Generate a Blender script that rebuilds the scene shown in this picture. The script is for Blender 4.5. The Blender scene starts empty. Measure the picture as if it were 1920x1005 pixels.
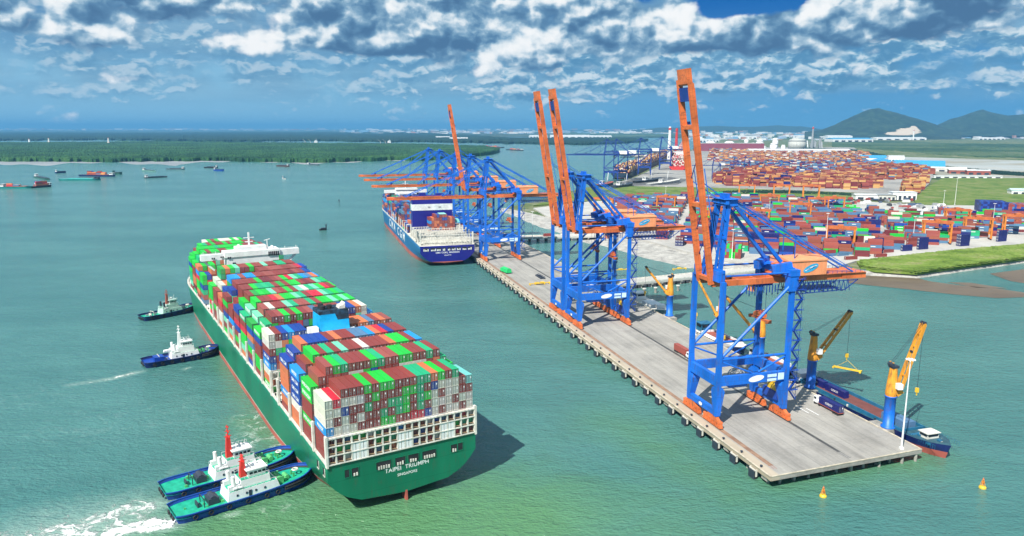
import bpy, math, random

import numpy as np
from mathutils import Vector, Matrix
R = math.radians
rnd = random.Random(7)
sc = bpy.context.scene
COL = sc.collection

# ------------------------------------------------------------------ camera
CAM_H = 119.67
FPX, YH = 1386.84, 238.5          # focal length and eye level in photo pixels (1920 wide)
PITCH = math.atan((502.5 - YH) / FPX)
cam_d = bpy.data.cameras.new("Camera"); cam = bpy.data.objects.new("Camera", cam_d); COL.objects.link(cam)
cam.location = (0, 0, CAM_H); cam.rotation_euler = (R(90) - PITCH, 0, 0)
cam_d.sensor_width = 36; cam_d.lens = 36 * FPX / 1920; cam_d.clip_start = 1; cam_d.clip_end = 120000
sc.camera = cam

sc.render.engine = 'CYCLES'
cy = sc.cycles; cy.max_bounces = 4; cy.diffuse_bounces = 2; cy.glossy_bounces = 2; cy.transmission_bounces = 0; cy.transparent_max_bounces = 4; cy.volume_bounces = 0
cy.caustics_reflective = False; cy.caustics_refractive = False; cy.use_adaptive_sampling = True; cy.adaptive_threshold = 0.02
# ------------------------------------------------------------------ light
SUN_AZ, SUN_EL = 213.0, 48.4
sc.view_settings.view_transform = 'Standard'; sc.view_settings.look = 'None'
sc.view_settings.gamma = 1; sc.view_settings.use_curve_mapping = False
sc.view_settings.exposure = 0.6
sun_d = bpy.data.lights.new("Sun", 'SUN'); sun = bpy.data.objects.new("Sun", sun_d); COL.objects.link(sun)
sun_d.energy = 5.0; sun_d.angle = R(0.5); sun_d.color = (1, 0.95, 0.87)
_d = Vector((math.sin(R(SUN_AZ)) * math.cos(R(SUN_EL)), math.cos(R(SUN_AZ)) * math.cos(R(SUN_EL)), math.sin(R(SUN_EL))))
sun.rotation_euler = _d.to_track_quat('Z', 'Y').to_euler()

# ------------------------------------------------------------------ node helper: sockets with arithmetic
class NT:
    def __init__(s, tree): s.t = tree
    def node(s, typ, **kw):
        n = s.t.nodes.new(typ)
        for k, v in kw.items(): setattr(n, k, v)
        return n
    def put(s, sock, v):
        if isinstance(v, X): s.t.links.new(v.s, sock)
        elif hasattr(v, 'is_linked'): s.t.links.new(v, sock)
        else:
            if isinstance(v, (tuple, list)) and len(v) == 3 and sock.type == 'RGBA': v = (*v, 1)
            sock.default_value = v
    def math(s, op, a, b=None, c=None, clamp=False):
        n = s.node('ShaderNodeMath', operation=op, use_clamp=clamp)
        s.put(n.inputs[0], a)
        if b is not None: s.put(n.inputs[1], b)
        if c is not None: s.put(n.inputs[2], c)
        return X(s, n.outputs[0])
    def mix(s, f, a, b, blend='MIX'):
        n = s.node('ShaderNodeMix', data_type='RGBA', blend_type=blend)
        s.put(n.inputs[0], f); s.put(n.inputs[6], a); s.put(n.inputs[7], b)
        return X(s, n.outputs[2])
    def smooth(s, v, lo, hi):
        n = s.node('ShaderNodeMapRange', interpolation_type='SMOOTHSTEP')
        s.put(n.inputs[0], v); s.put(n.inputs[1], lo); s.put(n.inputs[2], hi)
        return X(s, n.outputs[0])
    def xyz(s, x, y, z):
        n = s.node('ShaderNodeCombineXYZ'); s.put(n.inputs[0], x); s.put(n.inputs[1], y); s.put(n.inputs[2], z)
        return X(s, n.outputs[0])
    def sep(s, v):
        n = s.node('ShaderNodeSeparateXYZ'); s.put(n.inputs[0], v)
        return [X(s, o) for o in n.outputs]
    def noise(s, vec, scale, detail=4, rough=.5, dist=0.0, color=False):
        n = s.node('ShaderNodeTexNoise'); s.put(n.inputs['Vector'], vec); s.put(n.inputs['Scale'], scale)
        n.inputs['Detail'].default_value = detail; n.inputs['Roughness'].default_value = rough; s.put(n.inputs['Distortion'], dist)
        return X(s, n.outputs[1 if color else 0])
    def coord(s, which='Object'):
        return X(s, s.node('ShaderNodeTexCoord').outputs[which])
    def ramp(s, v, stops, interp='LINEAR'):
        n = s.node('ShaderNodeValToRGB'); s.put(n.inputs[0], v); r = n.color_ramp; r.interpolation = interp
        while len(r.elements) < len(stops): r.elements.new(.5)
        for e, (p, c) in zip(r.elements, stops): e.position = p; e.color = (*c, 1)
        return X(s, n.outputs[0])
    def scale(s, v, k):
        n = s.node('ShaderNodeVectorMath', operation='MULTIPLY'); s.put(n.inputs[0], v); s.put(n.inputs[1], k)
        return X(s, n.outputs[0])
    def bump(s, h, strength, dist):
        n = s.node('ShaderNodeBump'); s.put(n.inputs['Height'], h); s.put(n.inputs['Strength'], strength); s.put(n.inputs['Distance'], dist)
        return X(s, n.outputs[0])
class X:
    def __init__(s, nt, sock): s.n = nt; s.s = sock
    def __add__(a, b): return a.n.math('ADD', a, b)
    __radd__ = __add__
    def __sub__(a, b): return a.n.math('SUBTRACT', a, b)
    def __rsub__(a, b): return a.n.math('SUBTRACT', b, a)
    def __mul__(a, b): return a.n.math('MULTIPLY', a, b)
    __rmul__ = __mul__
    def __truediv__(a, b): return a.n.math('DIVIDE', a, b)
    def __rtruediv__(a, b): return a.n.math('DIVIDE', b, a)
    def __pow__(a, b): return a.n.math('POWER', a, b)

# ------------------------------------------------------------------ sky with clouds (world)
def build_world():
    w = bpy.data.worlds.new("World"); sc.world = w; w.use_nodes = True
    w.cycles.sampling_method = 'MANUAL'; w.cycles.sample_map_resolution = 512
    t = w.node_tree; t.nodes.clear(); n = NT(t)
    sky = n.node('ShaderNodeTexSky', sky_type='NISHITA'); sky.sun_disc = False
    sky.sun_elevation = R(SUN_EL); sky.sun_rotation = R(SUN_AZ); sky.altitude = 100
    sky.air_density = 1.0; sky.dust_density = 0.3; sky.ozone_density = 3.0
    d = n.coord('Generated'); x, y, z = n.sep(d)
    el = n.math('ARCSINE', z); az = n.math('ARCTAN2', x, y)
    # clear sky: Nishita deepened towards a saturated blue near the horizon
    tint = n.ramp(n.smooth(el, 0.0, 0.30), [(0, (.34, .60, .80)), (.22, (.20, .46, .78)), (.6, (.10, .35, .80)), (1, (.45, .75, 1.05))])
    base = n.mix(1.0, X(n, sky.outputs[0]), tint, 'MULTIPLY')
    P = lambda px, py: (math.atan((px - 960) / FPX), math.atan((YH - py) / FPX))
    def blobs(lst):
        tot = None
        for px, py, rx, ry, amp in lst:
            a, e = P(px, py)
            da = (az - a) / (rx / FPX); de = (el - e) / (ry / FPX)
            g = n.math('EXPONENT', (da * da + de * de) * -1.0) * amp
            tot = g if tot is None else tot + g
        return tot
    S = 0.0758; bright = 1.0 / S
    # two cloud decks: big cumulus high in the frame, small far cumulus lower down
    def noise2d(v, det, rough, color=False):
        q = n.noise(v, 1.0, det, rough, 0, color); q.s.node.noise_dimensions = '2D'; return q
    warp = noise2d(n.xyz(az * 30, el * 34, 0), 3, .55, True)
    wx, wy, wz = n.sep(warp)
    azw = az + (wx - .5) * .018; elw = el + (wy - .5) * .014
    def field(da, de, fa, fe, seed, det, bil):
        v = n.xyz((azw + da) * fa + seed, (elw + de) * fe + seed * .37, 0)
        vor = n.node('ShaderNodeTexVoronoi', feature='F1', voronoi_dimensions='2D'); n.put(vor.inputs['Vector'], n.scale(v, (2.0, 2.0, 2.0)))
        vor.inputs['Scale'].default_value = 1.0; vor.inputs['Detail'].default_value = 3.0; vor.inputs['Roughness'].default_value = .55
        return noise2d(v, det, .55) + (0.42 - X(n, vor.outputs['Distance'])) * bil
    BIG = [(60, 32, 130, 22, .16), (240, 50, 150, 40, .17), (440, 40, 150, 45, .20), (620, 30, 140, 50, .22), (840, 40, 160, 55, .26), (1010, 45, 110, 65, .26), (1130, 30, 90, 50, .18), (1265, 40, 70, 60, .26),
                     (1400, 78, 110, 26, .28), (1530, 40, 110, 45, .22), (1690, 45, 130, 50, .30), (1850, 65, 130, 40, .24), (760, 90, 260, 18, .20), (430, 100, 120, 16, .22), (80, 85, 120, 22, .15),
                     (1350, 34, 55, 26, -.60), (1425, 24, 55, 22, -.55), (1860, 2, 70, 18, -.6), (120, -4, 90, 10, -.3), (960, 2, 30, 10, -.4), (1195, 4, 18, 14, -.3)]
    cov_big = blobs(BIG)
    cov_up = blobs([(x_, y_ + 30, rx * 1.1, ry * .8, k_ * .8) for x_, y_, rx, ry, k_ in BIG if k_ > 0])
    cov_far = blobs([(1130, 135, 260, 40, .24), (1480, 135, 200, 40, .24), (1640, 95, 50, 30, .28), (1760, 140, 240, 40, .25), (420, 135, 330, 26, .16), (700, 120, 200, 20, .16), (60, 125, 160, 30, .14), (960, 165, 700, 16, .06)])
    hi = n.smooth(el, .062, .105); lo = n.smooth(el, .010, .050)
    def densA(da, de): return field(da, de, 5.0, 7.4, 2.3, 8, .46) + cov_big - .345 - (1 - hi) * .24
    def densB(da, de): return field(da, de, 13, 27, 9.4, 8, .40) + cov_far - .40 - (1 - lo) * .16
    a0, b0 = densA(0, 0), densB(0, 0); a1 = densA(-.007, .013); b1 = densB(-.003, .006)
    above = noise2d(n.xyz((azw - .012) * 5.0 + 2.3, (elw + .032) * 7.4 + 2.3 * .37, 0), 3, .5) + cov_up
    soft = noise2d(n.xyz(az * 4 + 4, el * 30, 0), 6, .62)
    fine = noise2d(n.xyz(az * 70, el * 90, 0), 5, .68)
    gap = 1 - n.smooth(blobs([(x_, y_, rx * 1.25, ry * 1.25, 1.0) for x_, y_, rx, ry, k_ in BIG if k_ < 0]) + (a0 - .1) * -.9, .25, .75)
    aA = n.smooth(a0 + (fine - .5) * .09, -.09, .12); aB = n.smooth(b0 + (fine - .5) * .08, -.10, .16) * (n.smooth(az, -.35, .10) * .40 + .50) * gap
    shA = n.smooth((a0 - a1) * 3.0 - (above - .60) * 1.0 + (fine - .5) * .40 - .01, -.66, .64)
    shB = n.smooth((b0 - b1) * 3.0 - n.smooth(b0, .10, .4) * .2 + (fine - .5) * .25, -.48, .46)
    colA = n.ramp(shA, [(0, (.075, .175, .33)), (.22, (.12, .26, .43)), (.45, (.24, .41, .57)), (.64, (.47, .62, .74)), (.82, (.80, .87, .91)), (1, (.98, .99, .99))])
    colB = n.ramp(shB, [(0, (.10, .28, .48)), (.45, (.20, .42, .61)), (.8, (.46, .65, .77)), (1, (.72, .83, .89))])
    veil = n.smooth(soft + lo * .14 + hi * .04, .36, .66) * n.smooth(el, .012, .06) * .85 * gap
    low = n.ramp(n.smooth(az, -.5, .5), [(0, (.26, .53, .74)), (.5, (.20, .47, .70)), (.75, (.13, .39, .67)), (1, (.10, .35, .65))])
    low = n.mix(n.smooth(el, .06, .16), low, (.012, .14, .47))
    base = n.mix(n.smooth(el, .26, .15), base, n.scale(low, (bright, bright, bright)))
    # scale the physical sky so that strength below stays in the usual range
    ca = n.scale(colA, (bright, bright, bright)); cb = n.scale(colB, (bright, bright, bright))
    cv = n.scale(n.ramp(soft, [(.3, (.10, .27, .47)), (.7, (.26, .47, .64))]), (bright, bright, bright))
    out = n.mix(veil, base, cv); out = n.mix(aB, out, cb); out = n.mix(aA, out, ca)
    # below eye level the air over the far plain
    out = n.mix(n.smooth(el, -.012, .004), (1.2, 2.9, 4.6), out)
    bg = n.node('ShaderNodeBackground'); n.put(bg.inputs[0], out); bg.inputs[1].default_value = .05
    o = n.node('ShaderNodeOutputWorld'); t.links.new(bg.outputs[0], o.inputs[0])
build_world()

# ------------------------------------------------------------------ materials
MATS = {}
def mat(name, col, rough=.55, metal=0.0, var=.18, vscale=.25, bump=0.0, bscale=3.0, streak=False, rust=0.0):
    if name in MATS: return MATS[name]
    m = bpy.data.materials.new(name); m.use_nodes = True; n = NT(m.node_tree); b = m.node_tree.nodes['Principled BSDF']
    co = n.coord(); a = n.noise(n.scale(co, (1, 1, .25)) if streak else co, vscale, 5, .6)
    f = n.smooth(a, .3, .7)
    lo = tuple(c * (1 - var) for c in col); hi = tuple(min(1, c * (1 + var * .7) + .004) for c in col)
    base = n.mix(f, lo, hi)
    if rust:
        st = n.noise(n.scale(co, (1.1, 1.1, .16)), .9, 5, .7); pt = n.noise(co, .22, 3, .6)
        base = n.mix(n.smooth(st, .49, .66) * n.smooth(pt, .38, .60) * rust, base, (.10, .055, .04))
        sx, sy, sz = n.sep(co)
        seam = n.smooth(n.math('ABSOLUTE', n.math('FRACT', sz / 6.0) - .5), .484, .494)
        base = n.mix(seam * .35, base, tuple(c * .25 for c in col))
    n.put(b.inputs['Base Color'], base); n.put(b.inputs['Roughness'], (a * .2) + (rough - .1)); b.inputs['Metallic'].default_value = metal
    if bump: n.put(b.inputs['Normal'], n.bump(n.noise(co, bscale, 4, .6), bump, .3))
    MATS[name] = m
    return m
def paint_material(name, src):
    """container paint: colour from the object's own colour or from a face attribute, with corrugation and grime"""
    m = bpy.data.materials.new(name); m.use_nodes = True; n = NT(m.node_tree); b = m.node_tree.nodes['Principled BSDF']
    if src == 'object': c = X(n, n.node('ShaderNodeObjectInfo').outputs['Color'])
    else: c = X(n, n.node('ShaderNodeAttribute', attribute_name='Col').outputs['Color'])
    co = n.coord(); x, y, z = n.sep(co)
    g = n.noise(n.scale(co, (.6, .35, .6)), 1.2, 4, .65)
    col = n.mix(n.smooth(g, .48, .78) * .22, c, (.16, .11, .085))
    n.put(b.inputs['Base Color'], col); b.inputs['Roughness'].default_value = .5
    rib = n.math('SINE', y * 22.4)
    n.put(b.inputs['Normal'], n.bump(rib, .45, .05))
    MATS[name] = m
    return m
CP_O = paint_material('container_paint', 'object'); CP_A = paint_material('container_paint_many', 'attr')
M_blue = mat('crane_blue', (.004, .135, .60), .46, 0, .26, .15, streak=True, rust=.6)
M_dblue = mat('crane_dark_blue', (.008, .04, .24), .45)
M_orange = mat('crane_orange', (.66, .155, .04), .5, 0, .28, .12, streak=True, rust=.65)
M_yellow = mat('jib_yellow', (.76, .32, .025), .5, 0, .22, .2, rust=.6)
M_white = mat('white_paint', (.78, .79, .78), .45, 0, .1)
M_cream = mat('cream_paint', (.66, .64, .57), .5, 0, .22, .4)
M_black = mat('black_rubber', (.015, .015, .017), .7)
M_dark = mat('dark_steel', (.03, .04, .06), .5)
M_glass = mat('dark_glass', (.012, .02, .03), .1, 0, .1)
M_grey = mat('grey_steel', (.35, .37, .38), .45, .2)
M_red = mat('red_paint', (.55, .03, .02), .45)
M_rust = mat('rusty_red', (.30, .075, .05), .6)
M_safety = mat('yellow_paint', (.75, .48, .03), .45)
M_teal = mat('deck_teal', (.01, .36, .22), .5, 0, .22, .6)
M_ggreen = mat('machinery_green', (.10, .45, .16), .5)
M_navy = mat('navy_paint', (.008, .018, .12), .4)
M_hblue = mat('tug_blue', (.008, .055, .33), .38)
M_lblue = mat('funnel_blue', (.0, .36, .72), .4)
M_wood = mat('timber', (.25, .17, .10), .7)

# ------------------------------------------------------------------ mesh builder
class MB:
    def __init__(s): s.v = []; s.f = []; s.m = []; s.c = []
    def quad(s, *p, m=0, c=None):
        i = len(s.v); s.v += [tuple(q) for q in p]; s.f.append(tuple(range(i, i + len(p)))); s.m.append(m); s.c.append(c)
    def hexa(s, P, m=0, c=None):
        """eight corners: bottom ring counter-clockwise, top ring"""
        i = len(s.v); s.v += [tuple(q) for q in P]
        for f in ((3, 2, 1, 0), (4, 5, 6, 7), (0, 1, 5, 4), (1, 2, 6, 5), (2, 3, 7, 6), (3, 0, 4, 7)):
            s.f.append(tuple(i + k for k in f)); s.m.append(m); s.c.append(c)
    def box(s, x0, x1, y0, y1, z0, z1, m=0, c=None):
        s.hexa([(x0, y0, z0), (x1, y0, z0), (x1, y1, z0), (x0, y1, z0), (x0, y0, z1), (x1, y0, z1), (x1, y1, z1), (x0, y1, z1)], m, c)
    def frus(s, r0, z0, r1, z1, m=0):
        a, b, c_, d = r0; e, f, g, h = r1
        s.hexa([(a, c_, z0), (b, c_, z0), (b, d, z0), (a, d, z0), (e, g, z1), (f, g, z1), (f, h, z1), (e, h, z1)], m)
    def beam(s, p, q, w, h=None, m=0, up=(0, 0, 1)):
        h = h or w; p = Vector(p); q = Vector(q); d = (q - p).normalized(); u = Vector(up)
        if abs(d.dot(u)) > .98: u = Vector((0, 1, 0))
        a = d.cross(u).normalized() * (w / 2); b = a.cross(d).normalized() * (h / 2)
        s.hexa([p - a - b, p + a - b, p + a + b, p - a + b, q - a - b, q + a - b, q + a + b, q - a + b], m)
    def tube(s, p, q, r0, r1=None, n=8, m=0, caps=True):
        r1 = r0 if r1 is None else r1; p = Vector(p); q = Vector(q); d = (q - p).normalized()
        u = Vector((0, 0, 1)) if abs(d.z) < .9 else Vector((0, 1, 0)); a = d.cross(u).normalized(); b = d.cross(a)
        i = len(s.v)
        for c_, r in ((p, r0), (q, r1)):
            for k in range(n):
                t = 2 * math.pi * k / n; s.v.append(tuple(c_ + a * (r * math.cos(t)) + b * (r * math.sin(t))))
        for k in range(n):
            s.f.append((i + k, i + (k + 1) % n, i + n + (k + 1) % n, i + n + k)); s.m.append(m); s.c.append(None)
        if caps:
            s.f.append(tuple(i + k for k in range(n))[::-1]); s.m.append(m); s.c.append(None)
            s.f.append(tuple(i + n + k for k in range(n))); s.m.append(m); s.c.append(None)
    def lathe(s, prof, n=16, m=0, o=(0, 0, 0)):
        i = len(s.v)
        for r, z in prof:
            for k in range(n):
                t = 2 * math.pi * k / n; s.v.append((o[0] + r * math.cos(t), o[1] + r * math.sin(t), o[2] + z))
        for j in range(len(prof) - 1):
            for k in range(n):
                s.f.append((i + j * n + k, i + j * n + (k + 1) % n, i + (j + 1) * n + (k + 1) % n, i + (j + 1) * n + k)); s.m.append(m); s.c.append(None)
        s.f.append(tuple(i + k for k in range(n))[::-1]); s.m.append(m); s.c.append(None)
        j = len(prof) - 1; s.f.append(tuple(i + j * n + k for k in range(n))); s.m.append(m); s.c.append(None)
    def prism(s, poly, z0, z1, m=0, ax='z', c=None):
        """extrude a polygon; ax names the extrusion axis"""
        n = len(poly)
        P = {'z': lambda a, b, t: (a, b, t), 'y': lambda a, b, t: (a, t, b), 'x': lambda a, b, t: (t, a, b)}[ax]
        i = len(s.v); s.v += [P(a, b, z0) for a, b in poly] + [P(a, b, z1) for a, b in poly]
        for k in range(n):
            s.f.append((i + k, i + (k + 1) % n, i + n + (k + 1) % n, i + n + k)); s.m.append(m); s.c.append(c)
        s.f.append(tuple(i + k for k in range(n))[::-1]); s.m.append(m); s.c.append(c)
        s.f.append(tuple(i + n + k for k in range(n))); s.m.append(m); s.c.append(c)
    def torus(s, o, Rr, r, ax='y', n=20, k=6, m=0, a0=0, a1=2 * math.pi):
        i = len(s.v)
        for a in range(n):
            t = a0 + (a1 - a0) * a / n
            for b in range(k):
                u = 2 * math.pi * b / k; rr = Rr + r * math.cos(u); h = r * math.sin(u)
                c_, d = rr * math.cos(t), rr * math.sin(t)
                p = {'y': (c_, h, d), 'x': (h, c_, d), 'z': (c_, d, h)}[ax]
                s.v.append((o[0] + p[0], o[1] + p[1], o[2] + p[2]))
        for a in range(n):
            for b in range(k):
                s.f.append((i + a * k + b, i + ((a + 1) % n) * k + b, i + ((a + 1) % n) * k + (b + 1) % k, i + a * k + (b + 1) % k)); s.m.append(m); s.c.append(None)
    def mesh(s, name, mats, smooth=False, recalc=True):
        me = bpy.data.meshes.new(name); me.from_pydata(s.v, [], s.f)
        for m in (mats if isinstance(mats, (list, tuple)) else [mats]): me.materials.append(m)
        me.polygons.foreach_set('material_index', s.m)
        if smooth: me.polygons.foreach_set('use_smooth', [True] * len(s.f))
        if any(c is not None for c in s.c):
            at = me.color_attributes.new('Col', 'FLOAT_COLOR', 'CORNER')
            buf = []
            for f, c in zip(s.f, s.c): buf += list((*(c or (.5, .5, .5)), 1)) * len(f)
            at.data.foreach_set('color', buf)
        if recalc:
            import bmesh
            bm = bmesh.new(); bm.from_mesh(me); bmesh.ops.recalc_face_normals(bm, faces=bm.faces); bm.to_mesh(me); bm.free()
        me.update()
        return me
    def build(s, name, mats, parent=None, smooth=False, recalc=True):
        o = bpy.data.objects.new(name, s.mesh(name, mats, smooth, recalc)); COL.objects.link(o)
        if parent: o.parent = parent
        return o
    def build_each(s, name, mats, parent=None):
        """one object per separate piece (islands whose boxes touch count as one piece)"""
        par = list(range(len(s.v)))
        def find(a):
            while par[a] != a: par[a] = par[par[a]]; a = par[a]
            return a
        for f in s.f:
            for k in f[1:]: par[find(k)] = find(f[0])
        isl = {}
        for i, f in enumerate(s.f): isl.setdefault(find(f[0]), []).append(i)
        items = []
        for fs in isl.values():
            vs = {k for i in fs for k in s.f[i]}; P = np.array([s.v[k] for k in vs]); items.append([P.min(0) - .03, P.max(0) + .03, fs])
        done = False
        while not done:
            done = True; out = []
            for it in items:
                for ot in out:
                    if (it[0] <= ot[1]).all() and (ot[0] <= it[1]).all():
                        ot[0] = np.minimum(ot[0], it[0]); ot[1] = np.maximum(ot[1], it[1]); ot[2] = ot[2] + it[2]; done = False; break
                else: out.append(it)
            items = out
        res = []
        for lo, hi, fs in items:
            c = MB(); mp = {}
            for i in fs:
                for k in s.f[i]:
                    if k not in mp: mp[k] = len(c.v); c.v.append(s.v[k])
                c.f.append(tuple(mp[k] for k in s.f[i])); c.m.append(s.m[i]); c.c.append(s.c[i])
            res.append(c.build(name, mats, parent))
        return res
def tag(o, label, cat, group=None, kind=None):
    o['label'] = label; o['category'] = cat
    if group: o['group'] = group
    if kind: o['kind'] = kind
    return o
def thing(name, label, cat, loc=(0, 0, 0), rz=0.0, group=None):
    o = bpy.data.objects.new(name, None); COL.objects.link(o); o.empty_display_size = 1
    o.location = loc; o.rotation_euler = (0, 0, rz)
    return tag(o, label, cat, group)
def struct(o): o['kind'] = 'structure'; return o
def kids(o): return [c for c in COL.objects if c.parent == o]
CH = {}
def copy_tree(o, parent=None):
    c = o.copy(); COL.objects.link(c); c.parent = parent
    for ch in list(o.children): copy_tree(ch, c)
    return c
def G(px, py, z=0.0):
    """point of the place at height z that the survey of the photograph puts at pixel (px, py)"""
    u = (px - 960) / FPX; v = (py - 502.5) / FPX; s_, c_ = math.sin(PITCH), math.cos(PITCH)
    t = (CAM_H - z) / (s_ + v * c_)
    return Vector((u * t, (c_ - v * s_) * t, z))
def text(body, size, m, name, parent, loc, rot, ext=.03, sx=1.0, align='CENTER'):
    cu = bpy.data.curves.new(name, 'FONT'); cu.body = body; cu.size = size; cu.align_x = align; cu.extrude = ext; cu.offset = size * .012
    cu.space_character = 1.05
    tmp = bpy.data.objects.new(name, cu); COL.objects.link(tmp)
    dg = bpy.context.evaluated_depsgraph_get(); me = bpy.data.meshes.new_from_object(tmp.evaluated_get(dg))
    bpy.data.objects.remove(tmp); me.materials.clear(); me.materials.append(m)
    o = bpy.data.objects.new(name, me); COL.objects.link(o); o.parent = parent; o.location = loc; o.rotation_euler = rot; o.scale = (sx, 1, 1)
    return o
# the two frames of the place: the quay and the green ship
QTH = R(15.762); QX = Vector((math.cos(QTH), math.sin(QTH), 0)); QY = Vector((-math.sin(QTH), math.cos(QTH), 0))
def Q(c, a, z=4.5): return QX * c + QY * a + Vector((0, 0, z))
STH = .5329; SX = Vector((math.cos(STH), math.sin(STH), 0)); SY = Vector((-math.sin(STH), math.cos(STH), 0)); S0 = Vector((-34.99, 224.5, 0))
def S(t, s, z=0): return S0 + SX * t + SY * s + Vector((0, 0, z))
# ------------------------------------------------------------------ water
def noise2(x, y, seed=0, octs=4):
    """cheap value noise for terrain (numpy arrays)"""
    r = np.random.RandomState(seed); T = r.rand(256, 256); out = 0; amp = 1; tot = 0
    for o in range(octs):
        xi = np.floor(x).astype(int); yi = np.floor(y).astype(int); fx = x - xi; fy = y - yi
        fx = fx * fx * (3 - 2 * fx); fy = fy * fy * (3 - 2 * fy)
        g = lambda a, b: T[a % 256, b % 256]
        v = (g(xi, yi) * (1 - fx) + g(xi + 1, yi) * fx) * (1 - fy) + (g(xi, yi + 1) * (1 - fx) + g(xi + 1, yi + 1) * fx) * fy
        out = out + v * amp; tot += amp; amp *= .5; x = x * 2 + 17.3; y = y * 2 + 5.1
    return out / tot
def grid_mesh(name, XX, YY, ZZ, mats, attrs=None, smooth=True, matidx=None):
    ny, nx = XX.shape; co = np.stack([XX, YY, ZZ], -1).reshape(-1, 3)
    i = np.arange(ny * nx).reshape(ny, nx)
    f = np.stack([i[:-1, :-1], i[:-1, 1:], i[1:, 1:], i[1:, :-1]], -1).reshape(-1, 4)
    me = bpy.data.meshes.new(name); me.from_pydata(co.tolist(), [], f.tolist())
    for m in mats if isinstance(mats, list) else [mats]: me.materials.append(m)
    me.polygons.foreach_set('use_smooth', [smooth] * len(f))
    for k, v in (attrs or {}).items():
        a = me.attributes.new(k, 'FLOAT', 'POINT'); a.data.foreach_set('value', v.reshape(-1).astype(np.float32))
    o = bpy.data.objects.new(name, me); COL.objects.link(o); return o
def water_material():
    m = bpy.data.materials.new('river_water'); m.use_nodes = True; n = NT(m.node_tree); b = m.node_tree.nodes['Principled BSDF']
    co = n.coord(); x, y, z = n.sep(co)
    at = lambda k: X(n, n.node('ShaderNodeAttribute', attribute_name=k).outputs['Fac'])
    big = n.noise(n.scale(co, (.004, .009, 1)), 1.0, 4, .55)
    mid = n.noise(n.scale(co, (.03, .05, 1)), 1.0, 4, .6, .6)
    deep = n.mix(n.smooth(big, .3, .72), (.052, .164, .152), (.084, .222, .202))
    deep = n.mix(n.smooth(mid, .35, .75) * .30, deep, (.034, .120, .114))
    g = n.smooth(at('silt') + (mid - .5) * .4, .1, 1.0)
    col = n.mix(g * .85, deep, (.088, .22, .086))
    # foam: torn by noise inside the churned strips
    warp = n.noise(co, .10, 3, .6, 0, True)
    wx, wy, wz = n.sep(warp)
    fv = n.xyz(x + (wx - .5) * 14, y + (wy - .5) * 14, 0)
    f1 = n.noise(fv, .22, 6, .68); fil = 1 - n.math('ABSOLUTE', n.noise(fv, .11, 4, .55) - .5) * 2
    fo = at('foam'); fa = at('streak')
    foam = n.smooth(f1 + fo * .62, .86, 1.0) * n.smooth(fo, .02, .3)
    thin = n.smooth(fil + fa * .08, .955, 1.0) * n.smooth(fa, .1, .7) * n.smooth(f1, .38, .6) * .55
    ff = n.math('MAXIMUM', foam, thin)
    wash = n.smooth(fo + (f1 - .5) * .5, .12, .85) * .62 + n.smooth(fa * f1, .2, .6) * .12
    col = n.mix(wash, col, (.36, .48, .41))
    n.put(b.inputs['Base Color'], n.mix(ff, col, (.86, .90, .86)))
    n.put(b.inputs['Roughness'], .16 + ff * .6)
    b.inputs['IOR'].default_value = 1.33; b.inputs['Specular IOR Level'].default_value = .42
    w1 = n.noise(n.scale(co, (.16, .30, 1)), 1.0, 3, .55, .5); w2 = n.noise(n.scale(co, (.55, .95, 1)), 1.0, 3, .6, .3)
    w3 = n.noise(n.scale(co, (.035, .05, 1)), 1.0, 2, .5, 1.0)
    h = w1 * .9 + w2 * .75 + w3 * 1.0 + ff * .5
    n.put(b.inputs['Normal'], n.bump(h, 1.0, 1.0))
    return m
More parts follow.
